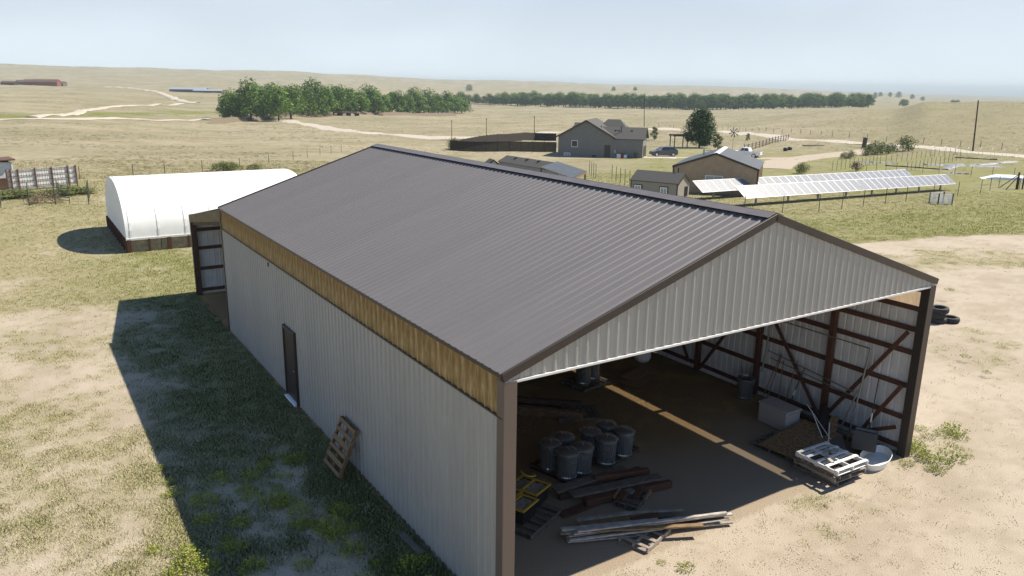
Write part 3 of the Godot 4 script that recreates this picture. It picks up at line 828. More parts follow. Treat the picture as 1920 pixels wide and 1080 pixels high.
	for q in [[10.75, 0.3, -1.25, 11.2, 0.75, -2.35], [10.55, 0.35, -1.35, 10.85, 0.8, -1.95], [10.6, 0.3, -1.2, 11.0, 0.6, -1.5]]:
		st = tool()
		tube(st, Vector3(q[0], q[1], q[2]), Vector3(q[3], q[4], q[5]), 0.012, 0.012, 6)
		solo("plastic_pipe", st.commit(), M.white_plastic, Transform3D(), ["long white pipe", "middle white pipe", "short white pipe"][pi2] + " sticking up from the junk pile", "pipe")
		pi2 += 1
	# black bin and white tub
	var bn := thing("black_bin", "tipped black plastic bin with a pale flat side in the white tub", "bin", Vector3(11.25, 0.10, -0.62), 0.5)
	st = tool()
	bx(st, Vector3(0, 0.24, 0), Vector3(0.75, 0.46, 0.55), Transform3D(Basis(Vector3.BACK, -0.28), Vector3(0, 0.06, 0)))
	pst(bn, "shell", st, M.black_plastic)
	st = tool()
	bx(st, Vector3(0.18, 0.478, 0), Vector3(0.34, 0.015, 0.5), Transform3D(Basis(Vector3.BACK, -0.28), Vector3(0, 0.06, 0)))
	pst(bn, "panel", st, M.grey_plastic)
	st = tool()
	lathe(st, [[0.0, 0.03], [0.52, 0.03], [0.54, 0.0], [0.60, 0.30], [0.62, 0.31], [0.60, 0.32], [0.56, 0.05], [0.0, 0.045]], 28)
	solo("white_tub", st.commit(), M.white_plastic, Transform3D(Basis(Vector3.UP, 0.3) * Basis.from_scale(Vector3(1.1, 0.62, 0.55)), Vector3(11.15, 0.0, -0.22)), "low oval white tub holding black bins by the brown post", "tub")

func build_outside_near() -> void:
	# pallet leaning on the west wall
	var p := make_pallet("wooden_pallet", "weathered pallet leaning upright against the outside grey wall", M.timber_tan, Vector3(-0.52, 0.04, -6.85), 0.0, "", 1.2, 1.0)
	p.transform = Transform3D(Basis(Vector3.UP, 0.0) * Basis(Vector3.BACK, 1.16), Vector3(-0.28, 0.60, -6.72))
	board(Vector3(-0.30, 0.03, -3.5), Vector3(-0.25, 0.03, -2.6), 0.04, 0.14, M.timber_grey, "weathered board lying in weeds along the outside wall")
	# tyres
	var st := tool()
	var pr := []
	for i in 17:
		var a := TAU * i / 16.0
		pr.append([0.30 + 0.085 * cos(a) * (1.0 if cos(a) > 0 else 1.0), 0.11 + 0.11 * clampf(sin(a) * 1.3, -1.0, 1.0)])
	lathe(st, pr, 28)
	var ty := st.commit()
	var c := on(1755, 604)
	var lab := ["top tire of the stack", "middle tire of the stack", "bottom tire of the stack", "single tire lying on dirt against the stack"]
	for k in 4:
		var o := Vector3([0.05, -0.04, 0.02, 0.55][k], [0.44, 0.22, 0.0, 0.0][k], [0.02, -0.05, 0.0, 0.25][k])
		solo("tire", ty, M.rubber, Transform3D(Basis(Vector3.BACK, [0.06, -0.03, 0.0, 0.0][k]), c + o), lab[k] + (" beside the barn" if k < 3 else " in the yard"), "tire")

# ---------------------------------------------------------------- neighbouring structures
func prism_walls(w: float, d: float, e: float, p: float, base := -0.5) -> SurfaceTool:   # gable faces +z (front) and -z, ridge along z
	var st := tool()
	var c := [Vector3(-w / 2, base, 0), Vector3(w / 2, base, 0), Vector3(w / 2, e, 0), Vector3(0, p, 0), Vector3(-w / 2, e, 0)]
	var bk := Vector3(0, 0, -d)
	for s in [0, 1]:
		var o: Vector3 = bk * float(s)
		var n := Vector3.BACK if s == 0 else Vector3.FORWARD
		quad(st, c[0] + o, c[1] + o, c[2] + o, c[4] + o, n)
		tri(st, c[4] + o, c[2] + o, c[3] + o, n)
	quad(st, c[1], c[1] + bk, c[2] + bk, c[2], Vector3.RIGHT)
	quad(st, c[0], c[0] + bk, c[4] + bk, c[4], Vector3.LEFT)
	return st
func gable_roof(parent: Node, nm: String, m: Material, w: float, d: float, e: float, p: float, ov: float, og: float, th: float, t := Transform3D(), cap: Material = null, edge: Material = null) -> void:
	var k := (p - e) / (w / 2)
	for s in [-1.0, 1.0]:
		var st := tool()
		var x1: float = s * (w / 2 + ov)
		var y1 := p - k * (w / 2 + ov)
		hexa(st, [Vector3(0, p + 0.01, og), Vector3(x1, y1 + 0.01, og), Vector3(x1, y1 + 0.01, -d - og), Vector3(0, p + 0.01, -d - og), Vector3(0, p + th, og), Vector3(x1, y1 + th, og), Vector3(x1, y1 + th, -d - og), Vector3(0, p + th, -d - og)])
		pst(parent, nm, st, m, t)
		if edge:
			st = tool()
			hexa(st, [Vector3(0, p - 0.12, og + 0.003), Vector3(x1, y1 - 0.12, og + 0.003), Vector3(x1, y1 - 0.12, og + 0.03), Vector3(0, p - 0.12, og + 0.03), Vector3(0, p + th + 0.02, og + 0.003), Vector3(x1, y1 + th + 0.02, og + 0.003), Vector3(x1, y1 + th + 0.02, og + 0.03), Vector3(0, p + th + 0.02, og + 0.03)])
			pst(parent, "rake_trim", st, edge, t)
	if cap:
		var st := tool()
		for s in [-1.0, 1.0]:
			hexa(st, [Vector3(0, p + th, og + 0.02), Vector3(s * 0.3, p + th - 0.3 * k, og + 0.02), Vector3(s * 0.3, p + th - 0.3 * k, -d - og), Vector3(0, p + th, -d - og), Vector3(0, p + th + 0.04, og + 0.02), Vector3(s * 0.3, p + th + 0.04 - 0.3 * k, og + 0.02), Vector3(s * 0.3, p + th + 0.04 - 0.3 * k, -d - og), Vector3(0, p + th + 0.04, -d - og)])
		pst(parent, "ridge_cap", st, cap, t)
func window(parent: Node, c: Vector3, w: float, h: float, frame: Material, glass: Material, t := Transform3D(), mull := true) -> void:
	var st := tool()
	for s in [-1.0, 1.0]:
		bx(st, c + Vector3(s * w / 2, 0, 0.03), Vector3(0.09, h + 0.09, 0.06))
		bx(st, c + Vector3(0, s * h / 2, 0.031), Vector3(w - 0.09, 0.09, 0.06))
	if mull: bx(st, c + Vector3(0, 0, 0.025), Vector3(0.05, h - 0.09, 0.05))
	var f := pst(parent, "window", st, frame, t)
	part(f, "pane", cbox(Vector3(w - 0.08, h - 0.08, 0.02), 0.002), glass, Transform3D(Basis(), c + Vector3(0, 0, 0.012)))
func facing(a: Vector3, b: Vector3) -> float: return atan2(-(b.z - a.z), b.x - a.x)

func build_hoop_barn() -> void:
	var t := thing("hoop_barn", "white fabric hoop barn on low board walls beside the pole barn", "barn", Vector3(-1.45, 0, -40.3))
	var hw := 4.55
	var len := 10.3
	var pf := []
	for i in 25:
		var q := PI * i / 24.0
		pf.append(Vector2(-hw * signf(cos(q)) * pow(absf(cos(q)), 0.88), 0.72 + 2.85 * pow(sin(q), 0.88)))
	var st := tool()
	for i in 24:
		var q0: Vector2 = pf[i]
		var q1: Vector2 = pf[i + 1]
		var m0: Vector2 = (pf[mini(i + 1, 24)] - pf[maxi(i - 1, 0)]).orthogonal().normalized()
		var m1: Vector2 = (pf[mini(i + 2, 24)] - pf[i]).orthogonal().normalized()
		if m0.dot(q0 - Vector2(0, 0.5)) < 0: m0 = -m0
		if m1.dot(q1 - Vector2(0, 0.5)) < 0: m1 = -m1
		var vv := [Vector3(0, q0.y, -q0.x), Vector3(len, q0.y, -q0.x), Vector3(len, q1.y, -q1.x), Vector3(0, q1.y, -q1.x)]
		var nn := [Vector3(0, m0.y, -m0.x), Vector3(0, m0.y, -m0.x), Vector3(0, m1.y, -m1.x), Vector3(0, m1.y, -m1.x)]
		var od := [0, 1, 2, 0, 2, 3]
		if (vv[2] - vv[0]).cross(vv[1] - vv[0]).dot(nn[0]) < 0: od = [0, 2, 1, 0, 3, 2]
		for e in od:
			st.set_normal(nn[e])
			st.add_vertex(vv[e])
	pst(t, "cover", st, M.tarp_white)
	for k in 8:
		st = tool()
		var xc := 0.25 + k * 1.4
		for i in 24:
			var q0: Vector2 = pf[i] * Vector2(1.004, 1.004)
			var q1: Vector2 = pf[i + 1] * Vector2(1.004, 1.004)
			quad(st, Vector3(xc - 0.05, q0.y, -q0.x), Vector3(xc + 0.05, q0.y, -q0.x), Vector3(xc + 0.05, q1.y, -q1.x), Vector3(xc - 0.05, q1.y, -q1.x), Vector3(0, q0.y - 0.4, -q0.x))
		pst(t, "seam", st, M.tarp_white)
	for x in [0.0, len]:
		st = tool()
		for i in 24:
			var a: Vector2 = pf[i]
			var b: Vector2 = pf[i + 1]
			quad(st, Vector3(x, 0.72, -a.x), Vector3(x, a.y, -a.x), Vector3(x, b.y, -b.x), Vector3(x, 0.72, -b.x), Vector3.LEFT if x == 0.0 else Vector3.RIGHT)
		pst(t, "end_wall", st, M.tarp_white)
	for s in [-1.0, 1.0]:
		part(t, "hem", cbox(Vector3(len + 0.06, 0.12, 0.05), 0.01), M.white_trim, Transform3D(Basis(), Vector3(len / 2, 0.72, s * (hw + 0.03))))
		for k in 6:
			part(t, "base_board", cbox(Vector3(len / 6 - 0.03, 0.66, 0.03), 0.004), M.tan_board, Transform3D(Basis(), Vector3((k + 0.5) * len / 6, 0.33, s * (hw - 0.05))))
		for k in 11:
			part(t, "base_post", cbox(Vector3(0.10 if k % 2 else 0.2, 0.70, 0.09), 0.006), M.timber_red, Transform3D(Basis(), Vector3(0.1 + k * (len - 0.2) / 10, 0.35, s * (hw + 0.02))))
	for x in [0.02, len - 0.02]:
		for k in 5:
			part(t, "base_board", cbox(Vector3(0.03, 0.66, 1.78), 0.004), M.timber_red, Transform3D(Basis(), Vector3(x, 0.33, -3.6 + k * 1.8)))
		for k in 10:
			part(t, "base_post", cbox(Vector3(0.09, 0.70, 0.12), 0.006), M.timber_red, Transform3D(Basis(), Vector3(x - 0.06 if x < 1 else x + 0.06, 0.35, -4.5 + k)))

func build_house() -> void:
	var a := on(1046, 292)
	var b := on(1204, 296.5)
	var len := a.distance_to(b)
	var t := thing("house", "grey sided farmhouse with shingled gables and attached garage", "house", a, facing(a, b))
	var gw := len * 0.66
	var f := Transform3D(Basis(), Vector3(gw / 2, 0, 0))
	var pk := 6.6
	pst(t, "wall", prism_walls(gw, 11.0, 3.7, pk), M.siding_grey, f)
	gable_roof(t, "roof", M.shingle, gw, 11.0, 3.7, pk, 0.35, 0.35, 0.16, f, null, M.trim_brown)
	# garage wing: ridge along x, gable faces +x
	var gx := len
	var rt := Transform3D(Basis(Vector3.UP, PI / 2), Vector3(gx, 0, -3.4))
	pst(t, "wall", prism_walls(6.70, gx - 2.0, 3.3, 5.28), M.siding_grey, rt)
	gable_roof(t, "roof", M.shingle, 6.78, gx - 2.4, 3.3, 5.3, -0.02, 0.35, 0.16, rt, null, M.trim_brown)
	# rear cross wing
	var rt2 := Transform3D(Basis(Vector3.UP, PI / 2), Vector3(gw * 0.6, 0, -9.0))
	pst(t, "wall", prism_walls(6.0, gw * 0.6 - 1.6, 3.7, 5.7), M.siding_grey, rt2)
	gable_roof(t, "roof", M.shingle, 6.0, gw * 0.6 - 1.6, 3.7, 5.7, 0.3, 0.3, 0.16, rt2, null, M.trim_brown)
	var hp := tool()
	hexa(hp, [Vector3(-4.2, 3.6, 4.2), Vector3(4.2, 3.6, 4.2), Vector3(4.2, 3.6, -4.2), Vector3(-4.2, 3.6, -4.2), Vector3(-1.2, 6.6, 0.01), Vector3(1.2, 6.6, 0.01), Vector3(1.2, 6.6, -0.01), Vector3(-1.2, 6.6, -0.01)])
	pst(t, "roof", hp, M.shingle, Transform3D(Basis(), Vector3(gw * 0.86, 0, -9.5)))
	hp = tool()
	bx(hp, Vector3(0, 1.6, 0), Vector3(7.6, 4.1, 7.6))
	pst(t, "wall", hp, M.siding_grey, Transform3D(Basis(), Vector3(gw * 0.86, 0, -9.5)))
	window(t, Vector3(gw * 0.30, 2.35, 0), 1.1, 1.15, M.white_paint, M.glass_dark, Transform3D(), false)
	window(t, Vector3(gw * 0.17, 0.25, 0), 1.15, 0.7, M.white_paint, M.glass_pale)
	window(t, Vector3(gw * 0.66, 0.2, 0), 0.9, 0.5, M.siding_grey, M.glass_dark)
	var d := part(t, "door", cbox(Vector3(0.95, 2.1, 0.06), 0.006), M.door_brown, Transform3D(Basis(), Vector3(len * 0.59, 1.15, 0.02)))
	part(d, "door_frame", cbox(Vector3(1.1, 2.2, 0.04), 0.006), M.trim_brown, Transform3D(Basis(), Vector3(0, 0.03, -0.012)))
	part(t, "garage_door", cbox(Vector3(0.05, 2.2, 4.4), 0.006), M.trim_brown, Transform3D(Basis(), Vector3(gx + 0.02, 1.05, -3.4)))
	part(t, "electric_meter", cbox(Vector3(0.35, 0.6, 0.2), 0.02), M.grey_plastic, Transform3D(Basis(), Vector3(len * 0.68, 1.2, 0.1)))
	for q in [[0.79, 0.42], [0.55, 0.62]]:
		var st := tool()
		tube(st, Vector3(len * q[0] - 1.0, 4.6, -2.0), Vector3(len * q[0] - 1.0, 5.7, -2.0), 0.09, 0.09, 8)
		pst(t, "vent_pipe", st, M.trim_brown)
	for q in [0.66, 0.70, 0.85]:
		part(t, "roof_vent", cbox(Vector3(0.35, 0.16, 0.35), 0.02), M.trim_brown, Transform3D(Basis(Vector3.RIGHT, 0.53), Vector3(len * q, 4.92, -2.4)))
	# clutter at the house wall
	var xf := t.transform
	var k := 0
	for q in [[0.735, 0.7, 0.8, "white_paint", "white air unit standing on the pad by the grey house wall"], [0.775, 0.85, 0.7, "red_paint", "red box beside the air unit at the house wall"], [0.81, 0.6, 0.6, "white_paint", "small white box at the house wall past the red box"], [0.93, 1.05, 0.55, "post_green", "dark wheeled bin standing near the garage corner"]]:
		var o := thing("yard_box" if k != 3 else "wheeled_bin", q[4], "box" if k != 3 else "bin", xf * Vector3(len * q[0], 0.03, 0.55), t.rotation.y)
		part(o, "body", cbox(Vector3(q[2], q[1], 0.6), 0.03), M[q[3]], Transform3D(Basis(), Vector3(0, q[1] / 2, 0)))
		part(o, "lid", cbox(Vector3(q[2] + 0.06, 0.05, 0.66), 0.02), M[q[3]], Transform3D(Basis(), Vector3(0, q[1] + 0.026, 0)))
		k += 1
	# privacy fence
	var fc := thing("privacy_fence", "tall dark brown board fence enclosing the yard beside the house", "fence")
	var run := [on(845, 282), on(1043, 285), on(1043, 285)]
	var back := [on(845, 282), on(1003, 263), on(1043, 264)]
	for seg in [[run[0], run[1]], [back[0], back[1]], [back[1], back[2]]]:
		var p0: Vector3 = seg[0]
		var p1: Vector3 = seg[1]
		var n := int(p0.distance_to(p1) / 2.4) + 1
		for i in n:
			var q0 := p0.lerp(p1, i / float(n))
			var q1 := p0.lerp(p1, (i + 1) / float(n))
			q0.y = ter(q0.x, q0.z)
			q1.y = ter(q1.x, q1.z)
			var st := tool()
			var ln := q0.distance_to(q1)
			var nb := int(ln / 0.15)
			for b2 in nb:
				var hh := 1.95 + 0.03 * rng.randf()
				bx(st, Vector3(-ln / 2 + (b2 + 0.5) * ln / nb, hh / 2, 0), Vector3(ln / nb - 0.008, hh, 0.022 + 0.01 * (b2 % 2)))
			pst(fc, "fence_panel", st, M.fence_brown, along(q0, q1))
			part(fc, "fence_post", cbox(Vector3(0.1, 2.1, 0.1)), M.fence_brown, Transform3D(Basis(), q0 + Vector3(0, 1.05, -0.08)))

func build_shop() -> void:
	var e := 2.75
	var a := on(1263, 311, e)
	var b := on(1422, 318, e)
	var w := a.distance_to(b)
	var c := (a + b) * 0.5
	c.y = minf(ter(a.x, a.z), ter(b.x, b.z))
	a.y = c.y
	var t := thing("metal_shop", "tan metal shop building with dark roof and wide window", "shop", c, facing(a, b))
	var pk := e + w * 0.5 * 0.34
	var dp := 9.5
	var st := prism_walls(w, dp, e, pk)
	var x := -w / 2 + 0.15
	while x < w / 2:
		bx(st, Vector3(x, (pk - absf(x) * 0.34 - 0.1) / 2 - 0.2, 0.006), Vector3(0.06, pk - absf(x) * 0.34 + 0.3, 0.03))
		x += 0.3
	var z := -0.2
	while z > -dp:
		bx(st, Vector3(w / 2 + 0.006, e / 2 - 0.2, z), Vector3(0.03, e + 0.3, 0.06))
		z -= 0.3
	pst(t, "wall", st, M.siding_tan)
	gable_roof(t, "roof", M.roof_slate, w, dp, e, pk, 0.12, 0.1, 0.08, Transform3D(), M.white_trim, M.trim_brown)
	window(t, Vector3(-w * 0.005, 1.35, 0.03), 1.75, 1.1, M.white_paint, M.glass_pale)
	for s in [-1.0, 1.0]:
		part(t, "corner_trim", cbox(Vector3(0.14, e + 0.4, 0.14)), M.trim_brown, Transform3D(Basis(), Vector3(s * (w / 2), e / 2 - 0.2, 0.0)))
	st = tool()
	tube(st, Vector3(-w * 0.2, pk - 0.8, -4.0), Vector3(-w * 0.2, pk + 0.2, -4.0), 0.1, 0.1, 8)
	tube(st, Vector3(-w * 0.2, pk + 0.2, -4.0), Vector3(-w * 0.2, pk + 0.32, -4.0), 0.16, 0.12, 8)
	pst(t, "vent_pipe", st, M.galvanized)
	# small shed in front
	var e2 := 2.15
	var p := on(1183.5, 338, e2)
	var q := on(1270.5, 344.5, e2)
	var ln := p.distance_to(q)
	var g := q
	g.y = ter(q.x, q.z)
	var p2 := p
	p2.y = g.y
	var sh := thing("garden_shed", "small khaki shed with shingled roof and two white windows", "shed", g, facing(p2, g))
	var d2 := 2.6
	var rt := Transform3D(Basis(Vector3.UP, PI / 2), Vector3(0, 0, -d2 / 2))
	pst(sh, "wall", prism_walls(d2, ln, e2, e2 + 0.75), M.siding_khaki, rt)
	gable_roof(sh, "roof", M.shingle, d2, ln, e2, e2 + 0.75, 0.12, 0.1, 0.07, rt, null, M.trim_brown)
	for f in [0.16, 0.72]:
		window(sh, Vector3(-ln * (1.0 - f), 1.3, 0), 0.75, 0.9, M.trim_brown, M.glass_pale)
		window(sh, Vector3(-ln * (1.0 - f), 1.3, 0.02), 0.6, 0.75, M.white_paint, M.glass_pale)
	window(sh, Vector3(0.6, 1.3, 0), 0.5, 0.8, M.trim_brown, M.glass_dark, rt)
	part(sh, "corner_trim", cbox(Vector3(0.1, e2 + 0.3, 0.1)), M.trim_brown, Transform3D(Basis(), Vector3(0, e2 / 2 - 0.15, 0)))
	part(sh, "corner_trim", cbox(Vector3(0.1, e2 + 0.3, 0.1)), M.trim_brown, Transform3D(Basis(), Vector3(-ln, e2 / 2 - 0.15, 0)))
	st = tool()
	tube(st, Vector3(-0.7, e2 + 0.3, -d2 * 0.6), Vector3(-0.7, e2 + 1.25, -d2 * 0.6), 0.07, 0.07, 8)
	pst(sh, "stove_pipe", st, M.trim_brown)
	# chicken houses peeking over the ridge
	var c1 := on(1020, 318, 1.6)
	var c0 := on(935, 308, 1.6)
	c1.y = ter(c1.x, c1.z)
	c0.y = c1.y
	var l2 := c0.distance_to(c1)
	var co := thing("chicken_house", "long low shed with roof vents just beyond the barn ridge", "shed", c1, facing(c0, c1))
	var rt2 := Transform3D(Basis(Vector3.UP, PI / 2), Vector3(0, 0, -1.3))
	pst(co, "wall", prism_walls(2.6, l2, 1.7, 2.35), M.siding_khaki, rt2)
	gable_roof(co, "roof", M.shingle, 2.6, l2, 1.7, 2.35, 0.1, 0.1, 0.06, rt2, null, M.trim_brown)
	for f in [0.25, 0.5, 0.75]:
		part(co, "roof_vent", cbox(Vector3(0.35, 0.16, 0.3), 0.02), M.trim_brown, Transform3D(Basis(Vector3.RIGHT, 0.4), Vector3(-l2 * f, 2.32, -1.0)))
	part(co, "gable_vent", cbox(Vector3(0.03, 0.4, 0.45)), M.trim_brown, Transform3D(Basis(), Vector3(0.01, 1.75, -1.3)))
	var sm1 := on(925, 303, 1.9)
	sm1.y = ter(sm1.x, sm1.z)
	var hut := thing("coop_hut", "small white gabled hut beyond the barn ridge near the fence", "hut", sm1, -0.3)
	pst(hut, "wall", prism_walls(1.6, 1.8, 1.5, 2.1), M.white_paint)
	gable_roof(hut, "roof", M.shingle, 1.6, 1.8, 1.5, 2.1, 0.15, 0.15, 0.06, Transform3D(), null, M.trim_brown)
	# open run-in roof
	var r0 := on(1100, 322, 2.3)
	var r1 := on(1073, 331, 2.3)
	var r2 := on(1012, 316, 2.3)
	var r3 := on(1045, 309, 2.3)
	var gy := ter(r0.x, r0.z)
	var cc := (r0 + r1 + r2 + r3) * 0.25
	cc.y = gy
	var ra := thing("run_in_roof", "flat dark metal roof on posts beside the wire run", "shelter", cc)
	st = tool()
	var ps := []
	for dy in [0.0, 0.07]:
		for v in [r0, r1, r2, r3]: ps.append(Vector3(v.x - cc.x, 2.3 + dy, v.z - cc.z))
	hexa(st, ps)
	pst(ra, "roof", st, M.roof_slate)
	beam(ra, "fascia", ps[0] - Vector3(0, 0.09, 0), ps[1] - Vector3(0, 0.09, 0), 0.16, 0.06, M.timber_tan)
	for v in 4:
		var k: Vector3 = ps[v] * 0.94
		part(ra, "post", cbox(Vector3(0.14, 2.25, 0.14)), M.timber_tan, Transform3D(Basis(), Vector3(k.x, 1.12, k.z)))
	# chicken wire run posts
	wire_fence("wire_run_fence", "wire mesh run on thin posts between the shed and run-in roof", [[1105, 327], [1117, 334], [1147, 338], [1180, 350]], 1.8, 2.2, 3, true)

func wire_fence(nm: String, label: String, px: Array, h: float, step: float, wires: int, braced := false, m: Material = null, pr := 0.034) -> void:
	if m == null: m = M.post_green
	var f := thing(nm, label, "fence")
	var pts := []
	for i in px.size() - 1:
		var a := on(px[i][0], px[i][1])
		var b := on(px[i + 1][0], px[i + 1][1])
		var n := maxi(1, int(round(a.distance_to(b) / step)))
		for k in n + (1 if i == px.size() - 2 else 0):
			var p := a.lerp(b, k / float(n))
			p.y = ter(p.x, p.z)
			pts.append(p)
	for p in pts:
		var st := tool()
		var hh := h * (1.0 + 0.06 * rng.randf())
		tube(st, Vector3(0, -0.1, 0), Vector3(0.03 * rng.randf_range(-1, 1), hh, 0), pr, pr, 5)
		pst(f, "fence_post", st, m, Transform3D(Basis(), p))
	var ws := tool()
	for i in pts.size() - 1:
		for w in wires:
			var y := h * (w + 0.6) / wires
			tube(ws, pts[i] + Vector3(0, y, 0), pts[i + 1] + Vector3(0, y, 0), 0.005, 0.005, 3, false)
	if wires: pst(f, "wire", ws, M.steel)

func build_solar() -> void:
	var cell := cbox(Vector3(0.93, 0.006, 1.58), 0.001)
	for row in 2:
		var lo_a := on([1398.0, 1317.0][row], [373.0, 361.5][row], 0.75)
		var lo_b := on([1792.0, 1711.0][row], [345.0, 339.0][row], 0.75)
		if row == 1:
			var dirn := on(1700, 318.5, 1.75) - on(1302, 340, 1.75)
			lo_b = lo_a + dirn
		var dx := (lo_b - lo_a)
		var len := dx.length()
		var x := dx.normalized()
		var up := Vector3.UP
		var bk := up.cross(x).normalized() * -1.0
		if bk.z > 0: bk = -bk
		var tilt := deg_to_rad(36)
		var v := (bk * cos(tilt) + up * sin(tilt))
		v = (v - x * v.dot(x)).normalized()
		var n := x.cross(v)
		if n.y < 0: n = -n
		var t := thing("solar_array", ["row of framed solar panels standing closest to the barn", "row of framed solar panels standing closest to the tan shop"][row], "solar panels", lo_a - Vector3(0, 0.75, 0))
		var o := Vector3(0, 0.75, 0)
		var cnt := 30
		var gap := 0.18
		var pw := (len - gap) / cnt
		var bs := Basis(x, n, x.cross(n))
		for i in cnt:
			var s := i * pw + (gap if i >= 15 else 0.0)
			var c := o + x * (s + pw / 2) + v * 0.85
			var fr: MeshInstance3D
			if not cache.has("sframe%d" % row):
				var st := tool()
				for e in [-1.0, 1.0]:
					bx(st, Vector3(e * (pw / 2 - 0.022), 0, 0), Vector3(0.040, 0.04, 1.7))
					bx(st, Vector3(0, 0, e * 0.83), Vector3(pw - 0.085, 0.04, 0.04))
				cache["sframe%d" % row] = st.commit()
				st = tool()
				bx(st, Vector3.ZERO, Vector3(pw - 0.08, 0.024, 1.61))
				cache["scell%d" % row] = st.commit()
			fr = part(t, "panel_frame", cache["sframe%d" % row], M.frame_white, Transform3D(bs, c + n * 0.02))
			part(fr, "solar_panel", cache["scell%d" % row], M.cells)
		for k in 2:
			var y: float = [0.35, 1.35][k]
			beam(t, "rail", o + v * y - n * 0.04, o + v * y - n * 0.04 + x * len, 0.06, 0.06, M.steel)
		for k in 8:
			var f := 0.06 + k * 0.126
			var top := o + x * len * f + v * 0.75 - n * 0.06
			var wp: Vector3 = t.position + top
			var gy := ter(wp.x, wp.z) - t.position.y
			part(t, "support_post", cbox(Vector3(0.16, top.y - gy + 0.2, 0.16)), M.steel, Transform3D(Basis(), Vector3(top.x, (top.y + gy) / 2 - 0.1, top.z)))
	# slatted bin
	var bp := on(1763, 382)
	var bt := thing("slatted_bin", "open bin of white slats with dark corner posts below the panels", "bin", bp, -0.5)
	for s in [-1.0, 1.0]:
		for q in [-1.0, 1.0]:
			part(bt, "corner_post", cbox(Vector3(0.1, 1.15, 0.1)), M.timber_brown, Transform3D(Basis(), Vector3(s * 0.72, 0.55, q * 0.72)))
		for k in 7:
			var y := 0.12 + k * 0.145
			part(bt, "slat", cbox(Vector3(1.4, 0.07, 0.025)), M.white_paint, Transform3D(Basis(), Vector3(0, y, s * 0.755)))
			part(bt, "slat", cbox(Vector3(0.025, 0.07, 1.4)), M.white_paint, Transform3D(Basis(), Vector3(s * 0.755, y, 0)))

# ---------------------------------------------------------------- vehicles
func wheel(t: Node, p: Vector3, r: float) -> void:
	var st := tool()
	tube(st, p - Vector3(0, 0, 0.11), p + Vector3(0, 0, 0.11), r, r, 18)
	var w := pst(t, "wheel", st, M.rubber)
	st = tool()
	tube(st, p - Vector3(0, 0, 0.116), p + Vector3(0, 0, 0.116), r * 0.62, r * 0.62, 14)
	pst(w, "rim", st, M.chrome)
func loft(st: SurfaceTool, secs: Array) -> void:   # secs: [x, y0, y1, half width bottom, half width top]
	for i in secs.size() - 1:
		var a: Array = secs[i]
		var b: Array = secs[i + 1]
		hexa(st, [Vector3(a[0], a[1], -a[3]), Vector3(b[0], b[1], -b[3]), Vector3(b[0], b[1], b[3]), Vector3(a[0], a[1], a[3]), Vector3(a[0], a[2], -a[4]), Vector3(b[0], b[2], -b[4]), Vector3(b[0], b[2], b[4]), Vector3(a[0], a[2], a[4])])
